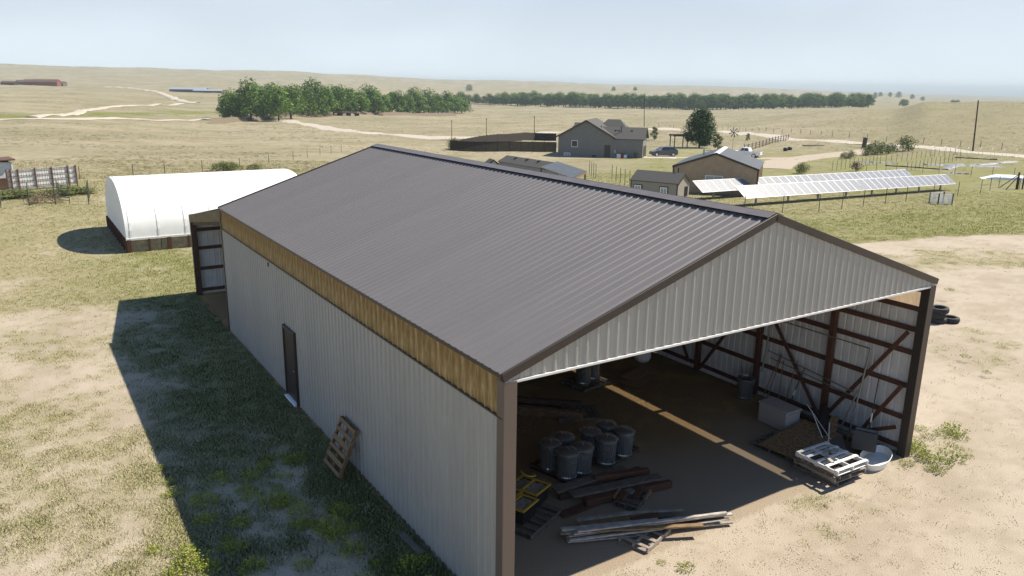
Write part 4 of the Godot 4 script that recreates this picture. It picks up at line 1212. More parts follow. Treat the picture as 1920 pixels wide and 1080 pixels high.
func build_vehicles() -> void:
	var a := on(1224, 293.5)
	var b := on(1274, 293.5)
	var t := thing("parked_suv", "dark slate blue hatchback SUV parked by the garage", "car", (a + b) * 0.5 + Vector3(0, 0, -0.8), facing(a, b))
	var k := clampf(a.distance_to(b) / 4.5, 0.85, 1.15)
	t.scale = Vector3(k, k, k)
	var st := tool()
	loft(st, [[-2.25, 0.35, 0.62, 0.7, 0.68], [-2.1, 0.25, 0.80, 0.85, 0.82], [-1.1, 0.22, 1.0, 0.92, 0.86], [0.0, 0.22, 1.02, 0.93, 0.88], [1.6, 0.22, 1.06, 0.93, 0.87], [2.1, 0.28, 1.05, 0.88, 0.82], [2.25, 0.38, 0.95, 0.8, 0.76]])
	pst(t, "body", st, M.car_slate)
	st = tool()
	loft(st, [[-1.15, 1.0, 1.02, 0.80, 0.78], [-0.45, 1.0, 1.50, 0.82, 0.66], [0.2, 1.0, 1.60, 0.83, 0.66], [1.4, 1.03, 1.56, 0.83, 0.66], [2.1, 1.03, 1.12, 0.80, 0.74]])
	pst(t, "cabin", st, M.car_slate)
	for s in [-1.0, 1.0]:
		for q in [[-0.75, -0.4, -0.02, 0.05], [0.08, 0.08, 0.82, 0.78], [0.92, 0.9, 1.75, 1.42]]:
			st = tool()
			hexa(st, [Vector3(q[0], 1.05, s * 0.82), Vector3(q[2], 1.05, s * 0.82), Vector3(q[2], 1.05, s * 0.80), Vector3(q[0], 1.05, s * 0.80), Vector3(q[1], 1.46, s * 0.705), Vector3(q[3], 1.46, s * 0.705), Vector3(q[3], 1.46, s * 0.68), Vector3(q[1], 1.46, s * 0.68)])
			pst(t, "window", st, M.glass_dark)
		for x in [-1.4, 1.4]: wheel(t, Vector3(x, 0.34, s * 0.82), 0.34)
		part(t, "headlight", cbox(Vector3(0.2, 0.13, 0.3), 0.03), M.chrome, Transform3D(Basis(), Vector3(-2.08, 0.72, s * 0.62)))
		part(t, "tail_light", cbox(Vector3(0.15, 0.25, 0.2), 0.03), M.lamp_red, Transform3D(Basis(), Vector3(2.16, 0.95, s * 0.68)))
	# white pickup behind the shop
	a = on(1372, 293)
	b = on(1426, 296)
	t = thing("pickup_truck", "white crew cab pickup truck parked behind the tan shop", "truck", (a + b) * 0.5, facing(a, b) + 0.05)
	st = tool()
	loft(st, [[-2.9, 0.5, 0.95, 0.85, 0.8], [-2.75, 0.45, 1.12, 0.98, 0.92], [-1.3, 0.45, 1.18, 1.0, 0.96], [0.85, 0.45, 1.18, 1.0, 0.97]])
	pst(t, "body", st, M.car_white)
	st = tool()
	for s in [-1.0, 1.0]: bx(st, Vector3(1.85, 0.82, s * 0.955), Vector3(2.0, 0.72, 0.07))
	bx(st, Vector3(2.86, 0.82, 0), Vector3(0.06, 0.70, 1.9))
	bx(st, Vector3(1.85, 0.58, 0), Vector3(2.0, 0.2, 1.84))
	pst(t, "cargo_bed", st, M.car_white)
	part(t, "bed_liner", cbox(Vector3(1.95, 0.04, 1.82)), M.black_plastic, Transform3D(Basis(), Vector3(1.86, 0.71, 0)))
	st = tool()
	loft(st, [[-1.35, 1.15, 1.2, 0.9, 0.88], [-0.65, 1.15, 1.82, 0.93, 0.76], [0.55, 1.15, 1.84, 0.93, 0.76], [0.85, 1.15, 1.2, 0.93, 0.88]])
	pst(t, "cabin", st, M.car_white)
	for s in [-1.0, 1.0]:
		for q in [[-0.95, -0.6, -0.25, -0.25], [-0.15, -0.15, 0.6, 0.48]]:
			st = tool()
			hexa(st, [Vector3(q[0], 1.26, s * 0.93), Vector3(q[2], 1.26, s * 0.93), Vector3(q[2], 1.26, s * 0.9), Vector3(q[0], 1.26, s * 0.9), Vector3(q[1], 1.72, s * 0.815), Vector3(q[3], 1.72, s * 0.815), Vector3(q[3], 1.72, s * 0.78), Vector3(q[1], 1.72, s * 0.78)])
			pst(t, "window", st, M.glass_dark)
		for x in [-1.9, 1.75]: wheel(t, Vector3(x, 0.42, s * 0.90), 0.42)
		part(t, "tail_light", cbox(Vector3(0.06, 0.4, 0.15), 0.02), M.lamp_red, Transform3D(Basis(), Vector3(2.90, 0.9, s * 0.86)))
	part(t, "bumper", cbox(Vector3(0.15, 0.2, 1.9), 0.03), M.chrome, Transform3D(Basis(), Vector3(2.97, 0.5, 0)))

# ---------------------------------------------------------------- trees and plants
func leaf(st: SurfaceTool, p: Vector3, s: float, c: Color, up := 0.35, ow := Vector3.ZERO) -> void:
	var a := Vector3(rng.randf_range(-1, 1), rng.randf_range(-1, 1), rng.randf_range(-1, 1)).normalized()
	var n := (Vector3(rng.randf_range(-1, 1), rng.randf_range(-1, 1) + up, rng.randf_range(-1, 1)) + ow * 1.1).normalized()
	var x := a.cross(n).normalized() * s
	var y := n.cross(x).normalized() * s * rng.randf_range(0.5, 1.0)
	st.set_color(c)
	for q in [p - x, p + y, p + x, p - x, p + x, p - y]:
		st.set_normal(n)
		st.add_vertex(q)
func tree_meshes(seed_: int, h: float, wd: float, leaves: int, ls: float, c0: Color, c1: Color, blobs: int, low: float) -> Array:
	rng.seed = seed_
	var st := tool()
	var bl := []
	for i in blobs:
		var f := (i + 0.5) / blobs
		var y := lerpf(h * low, h * 0.9, f)
		var rr := wd * 0.5 * sin(PI * (0.28 + 0.66 * f)) * rng.randf_range(0.5, 0.8)
		var a := i * 2.4 + rng.randf() * 0.8
		bl.append([Vector3(cos(a) * rr, y, sin(a) * rr), wd * rng.randf_range(0.20, 0.33)])
	tube(st, Vector3(0, -0.3, 0), Vector3(0.1, h * 0.45, 0), h * 0.028, h * 0.014, 8)
	for b in bl:
		tube(st, Vector3(0.05, h * low * 0.7 + b[0].y * 0.2, 0), b[0], h * 0.011, h * 0.004, 5)
	var trunk := st.commit()
	st = tool()
	for b in bl:
		var tone := rng.randf()
		for i in int(leaves / float(blobs)):
			var d := Vector3(rng.randfn(), rng.randfn(), rng.randfn()).normalized()
			var q: Vector3 = b[0] + d * b[1] * pow(rng.randf(), 0.35) * Vector3(1, 0.85, 1)
			if q.y < h * 0.03: continue
			leaf(st, q, ls * rng.randf_range(0.6, 1.2), c0.lerp(c1, clampf(0.5 * tone + 0.5 * rng.randf(), 0, 1)), 0.35, d)
	return [trunk, st.commit()]
func put_tree(nm: String, ms: Array, pos: Vector3, s: Vector3, turn: float, label: String, group := "", cat := "tree") -> void:
	var t := thing(nm, label, cat, pos, turn, group)
	var tr := Transform3D(Basis.from_scale(s))
	part(t, "trunk", ms[0], M.bark, tr)
	part(t, "crown", ms[1], M.leaf, tr)
func build_trees() -> void:
	var ca := Color(0.06, 0.125, 0.022)
	var cb := Color(0.17, 0.26, 0.055)
	var kinds := []
	for k in 6: kinds.append(tree_meshes(100 + k, [14.0, 12.5, 14.5, 13.0, 15.0, 12.0][k], [10.0, 8.5, 12.0, 9.0, 11.0, 10.0][k], 2600, 0.34, ca * [1.0, 1.15, 0.85, 1.1, 0.9, 1.0][k], cb * [1.0, 1.2, 0.8, 1.0, 0.9, 1.15][k], [12, 10, 15, 11, 13, 9][k], [0.14, 0.20, 0.12, 0.18, 0.15, 0.22][k]))
	rng.seed = 77
	# near clump along the creek: direction u, distance
	var g1 := "cottonwoods of the nearer grove along the creek"
	var l1 := "leafy green cottonwood of the nearer grove along the creek bank"
	for q in [[428, 330, 0.95], [448, 338, 1.02], [470, 330, 1.18], [495, 345, 1.08], [522, 330, 1.20], [545, 342, 1.0], [507, 372, 1.0], [568, 372, 1.05], [588, 380, 1.18], [610, 385, 1.12], [634, 395, 1.05], [655, 405, 1.05], [676, 410, 1.02], [700, 420, 1.08], [640, 430, 1.12], [598, 420, 1.1], [722, 440, 1.0], [745, 450, 1.05], [765, 462, 1.1], [786, 480, 1.14], [804, 495, 1.12], [822, 512, 1.05], [838, 530, 1.04], [853, 548, 1.0], [866, 560, 0.95], [690, 450, 1.1], [735, 475, 1.08], [775, 500, 1.12], [812, 530, 1.08], [460, 365, 1.0], [840, 565, 1.05], [437, 350, 0.85], [482, 358, 0.95], [532, 362, 0.95], [556, 366, 0.9], [578, 395, 1.0], [622, 405, 1.0], [664, 425, 0.95], [710, 445, 0.98], [755, 480, 1.0], [795, 515, 1.02], [828, 545, 1.0], [858, 575, 0.95], [872, 590, 0.9]]:
		var p := onx(q[0], 210, q[1])
		var s: float = q[2] * rng.randf_range(0.88, 1.06) * 0.94
		put_tree("cottonwood_tree", kinds[rng.randi() % 6], p, Vector3(s * rng.randf_range(1.05, 1.35), s, s * rng.randf_range(1.05, 1.35)), rng.randf() * TAU, l1, g1)
	var g2 := "trees of the long distant tree line"
	var l2 := "green tree in the long distant tree line across the prairie"
	var u := 866.0
	while u < 1632.0:
		for rep in (2 if u > 930 else 1):
			var f := maxf(0.0, u - 884.0) / 748.0
			var r := lerpf(860.0, 760.0, sin(PI * f)) + 60.0 * f + rep * rng.randf_range(35, 70)
			var p := onx(u + rng.randf_range(-4, 4), 200, r)
			var s := rng.randf_range(0.86, 1.12) * (0.95 if u > 960 else 0.8)
			put_tree("distant_tree", kinds[rng.randi() % 6], p, Vector3(s * 1.35, s, s * 1.35), rng.randf() * TAU, l2, g2)
		u += rng.randf_range(6.5, 9.5)
	for q in [[1694, 1150, 0.75], [1700, 1160, 0.7], [1788, 1400, 0.7], [1796, 1400, 0.75], [880, 1500, 0.9], [1150, 1900, 0.9], [1190, 1900, 0.9], [1650, 2500, 1.1], [1668, 2500, 1.1], [1684, 2500, 1.2], [1710, 2500, 1.1], [1730, 2600, 1.1], [1640, 2400, 1.2]]:
		put_tree("faraway_tree", kinds[rng.randi() % 6], onx(q[0], 185, q[1]), Vector3(1.3, 1, 1.3) * q[2], rng.randf() * TAU, "small hazy tree standing far off beyond the tree line", "scattered trees beyond the tree line")
	# yard tree
	var yt := tree_meshes(300, 8.6, 6.9, 11000, 0.17, Color(0.022, 0.055, 0.015), Color(0.06, 0.11, 0.03), 22, 0.13)
	put_tree("yard_tree", yt, on(1311, 277), Vector3(1, 1.02, 1), 0.4, "dense dark green rounded tree beside the pergola")
	var st2 := tree_meshes(301, 4.2, 2.6, 1400, 0.12, Color(0.05, 0.085, 0.02), Color(0.11, 0.15, 0.04), 8, 0.12)
	put_tree("young_tree", st2, on(1345, 282), Vector3.ONE * 0.9, 0.0, "young lighter green tree right beside the dark yard tree")
	put_tree("young_tree", st2, on(1227, 262), Vector3.ONE * 0.9, 1.0, "young pale tree showing past the garage gable")
	put_tree("young_tree", st2, on(1402, 264), Vector3.ONE * 0.5, 2.0, "tiny sapling alone on the lawn near the rail fence")
	# shrubs
	var sb := tree_meshes(310, 1.7, 2.4, 900, 0.09, Color(0.09, 0.115, 0.035), Color(0.17, 0.19, 0.06), 9, 0.15)
	var rd := tree_meshes(311, 1.6, 2.0, 700, 0.08, Color(0.05, 0.012, 0.012), Color(0.13, 0.03, 0.03), 8, 0.2)
	var labs := ["grey green bush growing along the driveway edge", "tall pale bush at the road end of the driveway", "red leaved bush behind the solar panels", "small bush at the start of the driveway hedge", "young bush staked behind the solar panels", "bush at the corner of the dark privacy fence"]
	for q in [[1640, 290, 1.5, 0], [1628, 292, 1.2, 0], [1655, 289, 1.3, 0], [1670, 287, 1.1, 0], [1697, 283, 1.7, 1], [1595, 297, 0.8, 3], [1582, 298, 0.7, 3], [1503, 326, 0.9, 4], [851, 280, 1.3, 5]]:
		put_tree("shrub", sb, on(q[0], q[1]), Vector3.ONE * q[2], rng.randf() * TAU, labs[q[3]], "driveway shrubs" if q[3] in [0, 3] else "", "bush")
	put_tree("red_shrub", rd, on(1604, 321), Vector3.ONE * 0.9, 0.5, labs[2], "", "bush")
	for q in [[960, 262, 1.0], [1000, 262, 1.2], [1020, 263, 1.1]]:
		put_tree("shrub", sb, on(q[0], q[1]), Vector3(1, 0.8, 1) * q[2], rng.randf() * TAU, "green bush growing inside the dark privacy fence", "bushes inside the privacy fence", "bush")
	var tb := tree_meshes(312, 1.1, 2.2, 420, 0.06, Color(0.20, 0.15, 0.10), Color(0.30, 0.22, 0.15), 7, 0.15)
	for q in [[72, 382, 0.75], [87, 381, 0.8], [103, 380, 0.6], [60, 382, 0.5]]:
		put_tree("dry_brush", tb, on(q[0], q[1]), Vector3.ONE * q[2], rng.randf() * TAU, "dry tan brush piled against the pen fence", "brush against the pen", "bush")
	for q in [[12, 372, 1.0], [30, 371, 1.1], [48, 370, 0.9], [120, 366, 1.1], [140, 364, 1.0], [155, 363, 0.8], [98, 368, 0.8]]:
		put_tree("shrub", sb, on(q[0], q[1]), Vector3(1.2, 0.35, 1.2) * q[2], rng.randf() * TAU, "low green growth inside the animal pen", "low growth in the pen", "bush")
	for q in [[418, 322, 1.0], [436, 321, 0.9], [478, 320, 0.7]]:
		put_tree("shrub", sb, on(q[0], q[1]), Vector3(1.1, 0.6, 1.1) * q[2], rng.randf() * TAU, "low dark bush behind the white hoop barn", "bushes behind the hoop barn", "bush")

func weed_mesh(seed_: int, h: float, n: int, c0: Color, c1: Color) -> Mesh:
	rng.seed = seed_
	var st := tool()
	for i in n:
		var a := rng.randf() * TAU
		var r := sqrt(rng.randf()) * h * 0.85
		var p := Vector3(cos(a) * r, 0, sin(a) * r)
		var tp := p + Vector3(cos(a) * r * 0.4, h * rng.randf_range(0.4, 1.0) * (1.15 - r / h), sin(a) * r * 0.4)
		var c := c0.lerp(c1, rng.randf())
		for k in 3:
			leaf(st, p.lerp(tp, 0.35 + 0.3 * k), h * 0.07, c, 0.8)
	return st.commit()
func build_weeds() -> void:
	var kinds := []
	for k in 3: kinds.append(weed_mesh(500 + k, 0.30, 90, Color(0.15, 0.20, 0.035), Color(0.36, 0.37, 0.06)))
	for k in 3: kinds.append(weed_mesh(510 + k, 0.34, 110, Color(0.15, 0.20, 0.035), Color(0.36, 0.37, 0.06)))
	rng.seed = 520
	var g0 := "bright yellow green weeds beside the east post"
	for q in [[1722, 852, 1.0], [1712, 838, 1.1], [1735, 862, 0.9], [1782, 860, 1.1], [1765, 870, 0.9], [1775, 815, 1.0], [1790, 808, 1.1], [1800, 822, 0.7], [1700, 870, 0.6], [1745, 880, 0.6], [1757, 885, 0.7], [1815, 858, 0.5], [1725, 805, 0.6], [1740, 820, 0.6]]:
		solo("weed_clump", kinds[rng.randi() % 3], M.leaf, Transform3D(Basis(Vector3.UP, rng.randf() * TAU).scaled(Vector3.ONE * q[2]), at_y(q[0], q[1], 0.0)), "bright yellow green weed clump on sand beside the brown corner post", "weed", g0)
	var g1 := "sunlit weeds at the edge of the barn's shadow"
	for q in [[345, 1040, 0.9], [365, 1052, 1.1], [350, 1065, 1.0], [330, 925, 0.7], [312, 930, 0.5], [290, 1035, 0.6], [385, 1072, 0.9], [395, 1062, 0.6], [325, 1078, 0.6], [300, 880, 0.5], [318, 905, 0.5]]:
		solo("weed_clump", kinds[rng.randi() % 3], M.leaf, Transform3D(Basis(Vector3.UP, rng.randf() * TAU).scaled(Vector3.ONE * q[2]), at_y(q[0], q[1], 0.0)), "yellow green weed clump at the edge of the barn's long shadow", "weed", g1)
	var g2 := "dark weeds in the shade along the grey wall"
	for i in 95:
		var z := rng.randf_range(-8.5, -0.5)
		var x := -rng.randf_range(0.2, 3.6)
		if n_c.get_noise_2d(x * 0.6, z * 0.6) < -0.12: continue
		solo("weed_clump", kinds[3 + rng.randi() % 3], M.leaf, Transform3D(Basis(Vector3.UP, rng.randf() * TAU).scaled(Vector3.ONE * rng.randf_range(0.35, 0.95)), Vector3(x, 0, z)), "leafy weed clump in the shade along the grey barn wall", "weed", g2)
	var k := 0
	for q in [[1285, 1066, 0.6], [1810, 670, 0.6], [1780, 545, 0.7], [1850, 700, 0.5], [1240, 1056, 0.3]]:
		solo("weed_clump", kinds[rng.randi() % 3], M.leaf, Transform3D(Basis(Vector3.UP, rng.randf() * TAU).scaled(Vector3.ONE * q[2]), at_y(q[0], q[1], 0.0)), "small lone green weed growing out of bare sand in the yard", "weed", "lone weeds on bare sand")

func blades(seed_: int, n: int, h: float, sp: float, w: float) -> Mesh:
	rng.seed = seed_
	var st := tool()
	for i in n:
		var a := rng.randf() * TAU
		var p := Vector3(cos(a), 0, sin(a)) * sp * sqrt(rng.randf())
		var b := rng.randf() * TAU
		var s := Vector3(cos(b), 0, sin(b)) * w
		var tp := p + Vector3(rng.randf_range(-1, 1) * h * 0.6, h * rng.randf_range(0.5, 1.0), rng.randf_range(-1, 1) * h * 0.6)
		var n2 := Vector3(rng.randf_range(-0.5, 0.5), 1, rng.randf_range(-0.5, 0.5)).normalized()
		for q in [p - s, tp, p + s]:
			st.set_normal(n2)
			st.set_color(Color.WHITE)
			st.add_vertex(q)
	return st.commit()
func build_grass() -> void:
	var m := blades(600, 12, 0.055, 0.12, 0.005)
	rng.seed = 610
	var xs := []
	var cs := []
	var tries := 0
	while xs.size() < 150000 and tries < 420000:
		tries += 1
		var r := 9.0 * pow(12.0, rng.randf())
		var q := rng.randf_range(-0.66, 0.66) + 0.5742
		var x := CAM.x + sin(q) * r
		var z := CAM.z - cos(q) * r
		if x > -0.05 and x < W + 0.05 and z < -0.1 and z > -25.2: continue
		if x > -1.5 and x < 9.0 and absf(z + 40.3) < 4.6: continue
		var v := veg(x, z)
		if rng.randf() > pow(v.x, 1.5) * 0.95 + 0.012: continue
		var s := rng.randf_range(0.6, 1.35) * (0.7 + 0.6 * v.y) * (1.0 + 0.8 * sm(30.0, 90.0, r))
		var c := DRY.lerp(GREEN, clampf(v.y + rng.randf_range(-0.35, 0.35), 0, 1)) * rng.randf_range(1.0, 1.5)
		xs.append(Transform3D(Basis(Vector3.UP, rng.randf() * TAU).scaled(Vector3(s, s * rng.randf_range(0.6, 1.1), s)), Vector3(x, ter(x, z), z)))
		cs.append(c)
	scatter("grass", m, M.grass, xs, cs, "short dry and green grass growing over the farmyard", "grass")
	# scrub on the prairie
	var sc := weed_mesh(620, 0.42, 26, Color(0.75, 0.75, 0.75), Color(1, 1, 1))
	xs = []
	cs = []
	rng.seed = 621
	tries = 0
	while xs.size() < 14000 and tries < 60000:
		tries += 1
		var r := 70.0 * pow(9.0, rng.randf())
		var q := rng.randf_range(-0.64, 0.64) + 0.5742
		var x := CAM.x + sin(q) * r
		var z := CAM.z - cos(q) * r
		if q < 0.75 and n_b.get_noise_2d(x * 0.12, z * 0.25) + 0.4 * n_a.get_noise_2d(x, z) < 0.0: continue
		if x > 30 and z > -115 and r < 190 and x < 140 and rng.randf() < 0.9: continue
		var s := rng.randf_range(0.3, 0.8) * (1.0 + r / 700.0)
		xs.append(Transform3D(Basis(Vector3.UP, rng.randf() * TAU).scaled(Vector3(s, s * 0.7, s)), Vector3(x, ter(x, z), z)))
		cs.append(Color(0.26, 0.23, 0.12).lerp(Color(0.15, 0.155, 0.07), rng.randf()))
	scatter("prairie_scrub", sc, M.leaf, xs, cs, "low scrub tufts dotted over the dry prairie", "scrub")
	# small stones on the sandy yard
	var pb := tool()
	for k in 3:
		var p := []
		for y in [0.0, 0.6]:
			for e in [[-1, -0.8], [0.9, -1], [1, 0.7], [-0.8, 1]]: p.append(Vector3(e[0] * (1.0 - 0.35 * y) + k * 6.0 - 6.0, y, e[1] * (1.0 - 0.3 * y) + sin(k * 2.0) * 5.0) * 0.012)
		hexa(pb, p)
	xs = []
	cs = []
	rng.seed = 641
	for i in 9000:
		var r := 9.0 * pow(5.0, rng.randf())
		var q := rng.randf_range(-0.66, 0.66) + 0.5742
		var x := CAM.x + sin(q) * r
		var z := CAM.z - cos(q) * r
		if x > -0.1 and x < W + 0.1 and z < -0.4 and z > -25.2: continue
		if veg(x, z).x > 0.6 and rng.randf() < 0.8: continue
		xs.append(Transform3D(Basis(Vector3.UP, rng.randf() * TAU).scaled(Vector3.ONE * rng.randf_range(0.4, 1.3)), Vector3(x, ter(x, z), z)))
		cs.append(Color(0.42, 0.36, 0.29) * rng.randf_range(0.7, 1.45))
	scatter("small_stones", pb.commit(), M.grass, xs, cs, "small stones strewn over the sandy yard", "stones")
	# straw litter on the barn floor
	var sw := blades(630, 7, 0.02, 0.12, 0.005)
	xs = []
	cs = []
	rng.seed = 631
	for i in 30000:
		var x := rng.randf_range(0.4, 11.9)
		var z := -rng.randf_range(1.0, 11.0)
		if n_c.get_noise_2d(x, z + 90.0) + 0.35 * (-z - 5.5) < rng.randf_range(-0.4, 0.6): continue
		xs.append(Transform3D(Basis(Vector3.UP, rng.randf() * TAU), Vector3(x, 0.004, z)))
		cs.append(Color(0.58, 0.42, 0.16) * rng.randf_range(0.5, 1.2))
	scatter("straw_litter", sw, M.grass, xs, cs, "loose straw and chaff strewn over the barn floor", "straw")
func scatter(nm: String, m: Mesh, mt: Material, xs: Array, cs: Array, label: String, cat: String) -> void:
	var mm := MultiMesh.new()
	mm.transform_format = MultiMesh.TRANSFORM_3D
	mm.use_colors = true
	mm.mesh = m
	mm.instance_count = xs.size()
	for i in xs.size():
		mm.set_instance_transform(i, xs[i])
		mm.set_instance_color(i, cs[i])
	var o := MultiMeshInstance3D.new()
	o.name = nm
	o.multimesh = mm
	o.material_override = mt
	tag(o, label, cat)
	o.set_meta("kind", "stuff")
	add_child(o)

# ---------------------------------------------------------------- roads and yard fixtures
func ribbon(nm: String, px: Array, w0: float, w1: float, lift: float, m: Material) -> void:
	var pts := []
	for q in px: pts.append(on(q[0], q[1]) if q.size() == 2 else onx(q[0], q[1], q[2]))
	var cv := Curve3D.new()
	for i in pts.size():
		var tg: Vector3 = (pts[mini(i + 1, pts.size() - 1)] - pts[maxi(i - 1, 0)]) * 0.18
		cv.add_point(pts[i], -tg, tg)
	var ln := cv.get_baked_length()
	var n := clampi(int(ln / 2.5), 8, 400)
	var st := tool()
	var prev := []
	for i in n + 1:
		var p := cv.sample_baked(ln * i / n)
		var d := (cv.sample_baked(minf(ln, ln * i / n + 0.5)) - cv.sample_baked(maxf(0, ln * i / n - 0.5)))
		d.y = 0
		var s := d.normalized().cross(Vector3.UP) * lerpf(w0, w1, i / float(n)) * 0.5
		var row := []
		for k in 5:
			var q := p + s * (k * 0.5 - 1.0) * (1.0 + 0.10 * n_b.get_noise_2d(p.x + k * 50, p.z))
			q.y = ter(q.x, q.z) + lift * (1.0 if k > 0 and k < 4 else 0.3)
			row.append(q)
		if prev:
			for k in 4: quad(st, prev[k], prev[k + 1], row[k + 1], row[k], Vector3.UP)
		prev = row
	struct(nm, st, m)
func build_yard() -> void:
	ribbon("county_road", [[455, 224.5], [522, 224], [560, 231], [610, 240], [680, 248], [760, 254], [832, 258], [960, 256], [1100, 247], [1235, 242], [1345, 246], [1450, 255.5], [1560, 264], [1700, 274], [1800, 284], [1920, 294], [1990, 302]], 6.5, 7.0, 0.10, M.gravel)
	ribbon("farm_track", [[-40, 224.5], [120, 224], [260, 224], [400, 223.5], [455, 224.5]], 3.0, 3.5, 0.3, M.gravel)
	ribbon("hill_track", [[60, 221], [110, 217], [150, 210], [190, 204], [240, 199], [340, 194.5]], 4.0, 4.0, 0.4, M.gravel)
	ribbon("hill_track_branch", [[200, 163], [262, 168], [300, 174], [318, 182], [340, 189], [372, 193.5]], 6.0, 6.0, 0.6, M.gravel)
	ribbon("driveway", [[1692, 273], [1640, 281], [1560, 291], [1500, 298], [1462, 305], [1440, 316]], 4.5, 7.0, 0.05, M.gravel_tan)
	ribbon("driveway_apron", [[1500, 297], [1440, 297], [1370, 297], [1290, 296], [1245, 294.5]], 4.5, 4.0, 0.03, M.gravel_tan)
	ribbon("concrete_pad", [[1150, 294.5], [1200, 294.5], [1268, 296]], 2.0, 4.5, 0.06, M.concrete)
	# embankment along the creek, with the road bridge
	var st := tool()
	var prev := []
	for i in 41:
		var u := lerpf(392.0, 856.0, i / 40.0)
		var r := lerpf(300.0, 470.0, i / 40.0)
		if u > 625 and u < 668: 
			prev = []
			continue
		var a := onx(u, 220, r)
		var b := onx(u, 220, r + 9.0)
		var c := onx(u, 220, r + 4.0)
		c.y += 1.7 + 0.3 * n_b.get_noise_2d(u, 0)
		var row := [a - Vector3(0, 0.3, 0), c, c + (b - a) * 0.25, b - Vector3(0, 0.3, 0)]
		if prev:
			for k in 3: quad(st, prev[k], prev[k + 1], row[k + 1], row[k], Vector3.UP)
		prev = row
	struct("embankment", st, M.berm)
	var bp := onx(646, 220, 392)
	var br := thing("road_bridge", "dark timber bridge spanning the cut in the creek embankment", "bridge", bp, -0.75)
	part(br, "deck", cbox(Vector3(15, 0.5, 5)), M.timber_grey, Transform3D(Basis(), Vector3(0, 1.5, 0)))
	for k in 4:
		part(br, "pier", cbox(Vector3(0.6, 2.2, 4.6)), M.fence_brown, Transform3D(Basis(), Vector3(-6.5 + k * 4.3, 0.3, 0)))
	for s in [-1.0, 1.0]:
		part(br, "railing", cbox(Vector3(15, 0.3, 0.1)), M.timber_brown, Transform3D(Basis(), Vector3(0, 2.3, s * 2.4)))
		for k in 6:
			part(br, "railing_post", cbox(Vector3(0.15, 0.7, 0.12)), M.timber_brown, Transform3D(Basis(), Vector3(-7 + k * 2.8, 2.0, s * 2.4)))
	# poles
	var pl := [[1824, 284, 1834.5, 188, 0.17, "leaning dark utility pole standing beside the gravel road"], [1208, 238, 1208, 175, 0.15, "tall dark utility pole rising behind the farmhouse roof"], [847, 263, 847, 225, 0.09, "thin pole at the corner of the dark fence"], [912, 262, 912, 221, 0.09, "thin pole behind the middle of the dark fence"], [1002, 260, 1002, 217, 0.10, "thin pole behind the dark fence next to the house"]]
	for q in pl:
		var b := on(q[0], q[1])
		var d := ray(q[2], q[3])
		var hd := Vector2(b.x - CAM.x, b.z - CAM.z).length()
		var tp := CAM + d * (hd / Vector2(d.x, d.z).length())
		st = tool()
		tube(st, Vector3(0, -0.5, 0), tp - b, q[4], q[4] * 0.7, 9)
		var t := thing("utility_pole", q[5], "pole", b)
		pst(t, "shaft", st, M.pole_wood)
		st = tool()
		tube(st, tp - b - Vector3(0.3, 0.35, 0), tp - b + Vector3(0.3, -0.35, 0), 0.04, 0.04, 6)
		pst(t, "bracket", st, M.pole_wood)
	# wind wheel
	var wb := on(1373, 283)
	var wd := thing("wind_wheel", "garden wind wheel with eight dark blades on a thin mast", "windmill", wb, facing(wb, wb + Vector3(0.84, 0, 0.54)))
	st = tool()
	tube(st, Vector3(0, -0.3, 0), Vector3(0, 3.9, 0), 0.04, 0.03, 6)
	pst(wd, "mast", st, M.steel)
	st = tool()
	tube(st, Vector3(0, 3.9, -0.15), Vector3(0, 3.9, 0.2), 0.16, 0.12, 10)
	pst(wd, "hub", st, M.trim_brown)
	for k in 8:
		var a := TAU * k / 8.0 + 0.2
		st = tool()
		var d := Vector3(cos(a), sin(a), 0)
		var s := Vector3(-sin(a), cos(a), 0.5) * 0.11
		hexa(st, [d * 0.1 - s * 0.4, d * 1.05 - s, d * 1.05 - s + Vector3(0, 0, 0.02), d * 0.1 - s * 0.4 + Vector3(0, 0, 0.02), d * 0.1 + s * 0.4, d * 1.05 + s, d * 1.05 + s + Vector3(0, 0, 0.02), d * 0.1 + s * 0.4 + Vector3(0, 0, 0.02)])
		pst(wd, "blade", st, M.trim_brown, Transform3D(Basis(), Vector3(0, 3.9, 0.2)))
	part(wd, "tail_vane", cbox(Vector3(0.35, 0.4, 0.03)), M.white_paint, Transform3D(Basis(), Vector3(-0.35, 4.1, -0.25)))
	# rail fence behind the pickup
	var f := thing("rail_fence", "weathered grey wooden rail fence running from the pickup to the road", "fence")
	var fa := on(1395, 284)
	var fb := on(1478, 262)
	var n := 14
	for i in n + 1:
		var p := fa.lerp(fb, i / float(n))
		p.y = ter(p.x, p.z)
		part(f, "fence_post", cbox(Vector3(0.14, 1.6, 0.14)), M.timber_grey, Transform3D(Basis(), p + Vector3(0, 0.7, 0)))
		if i < n:
			var p2 := fa.lerp(fb, (i + 1) / float(n))
			p2.y = ter(p2.x, p2.z)
			for y in [0.3, 0.75, 1.2]:
				beam(f, "rail", p + Vector3(0, y, 0), p2 + Vector3(0, y, 0), 0.13, 0.05, M.timber_grey)
	# pergola
	var pg := on(1272, 276)
	var pe := thing("pergola", "dark brown timber pergola tucked beside the dark yard tree", "pergola", pg, -0.45)
	for x in [-1.5, 1.5]:
		for z in [-1.5, 1.5]:
			part(pe, "post", cbox(Vector3(0.18, 2.6, 0.18)), M.timber_brown, Transform3D(Basis(), Vector3(x, 1.3, z)))
	for s in [-1.5, 1.5]: part(pe, "main_beam", cbox(Vector3(3.8, 0.22, 0.09)), M.timber_brown, Transform3D(Basis(), Vector3(0, 2.6, s)))
	for k in 9: part(pe, "rafter", cbox(Vector3(0.07, 0.16, 3.8)), M.timber_brown, Transform3D(Basis(), Vector3(-1.7 + k * 0.425, 2.79, 0)))
	# dark slab, pale slab and two unidentified dark lumps by the drive
	var dp := on(1620, 277)
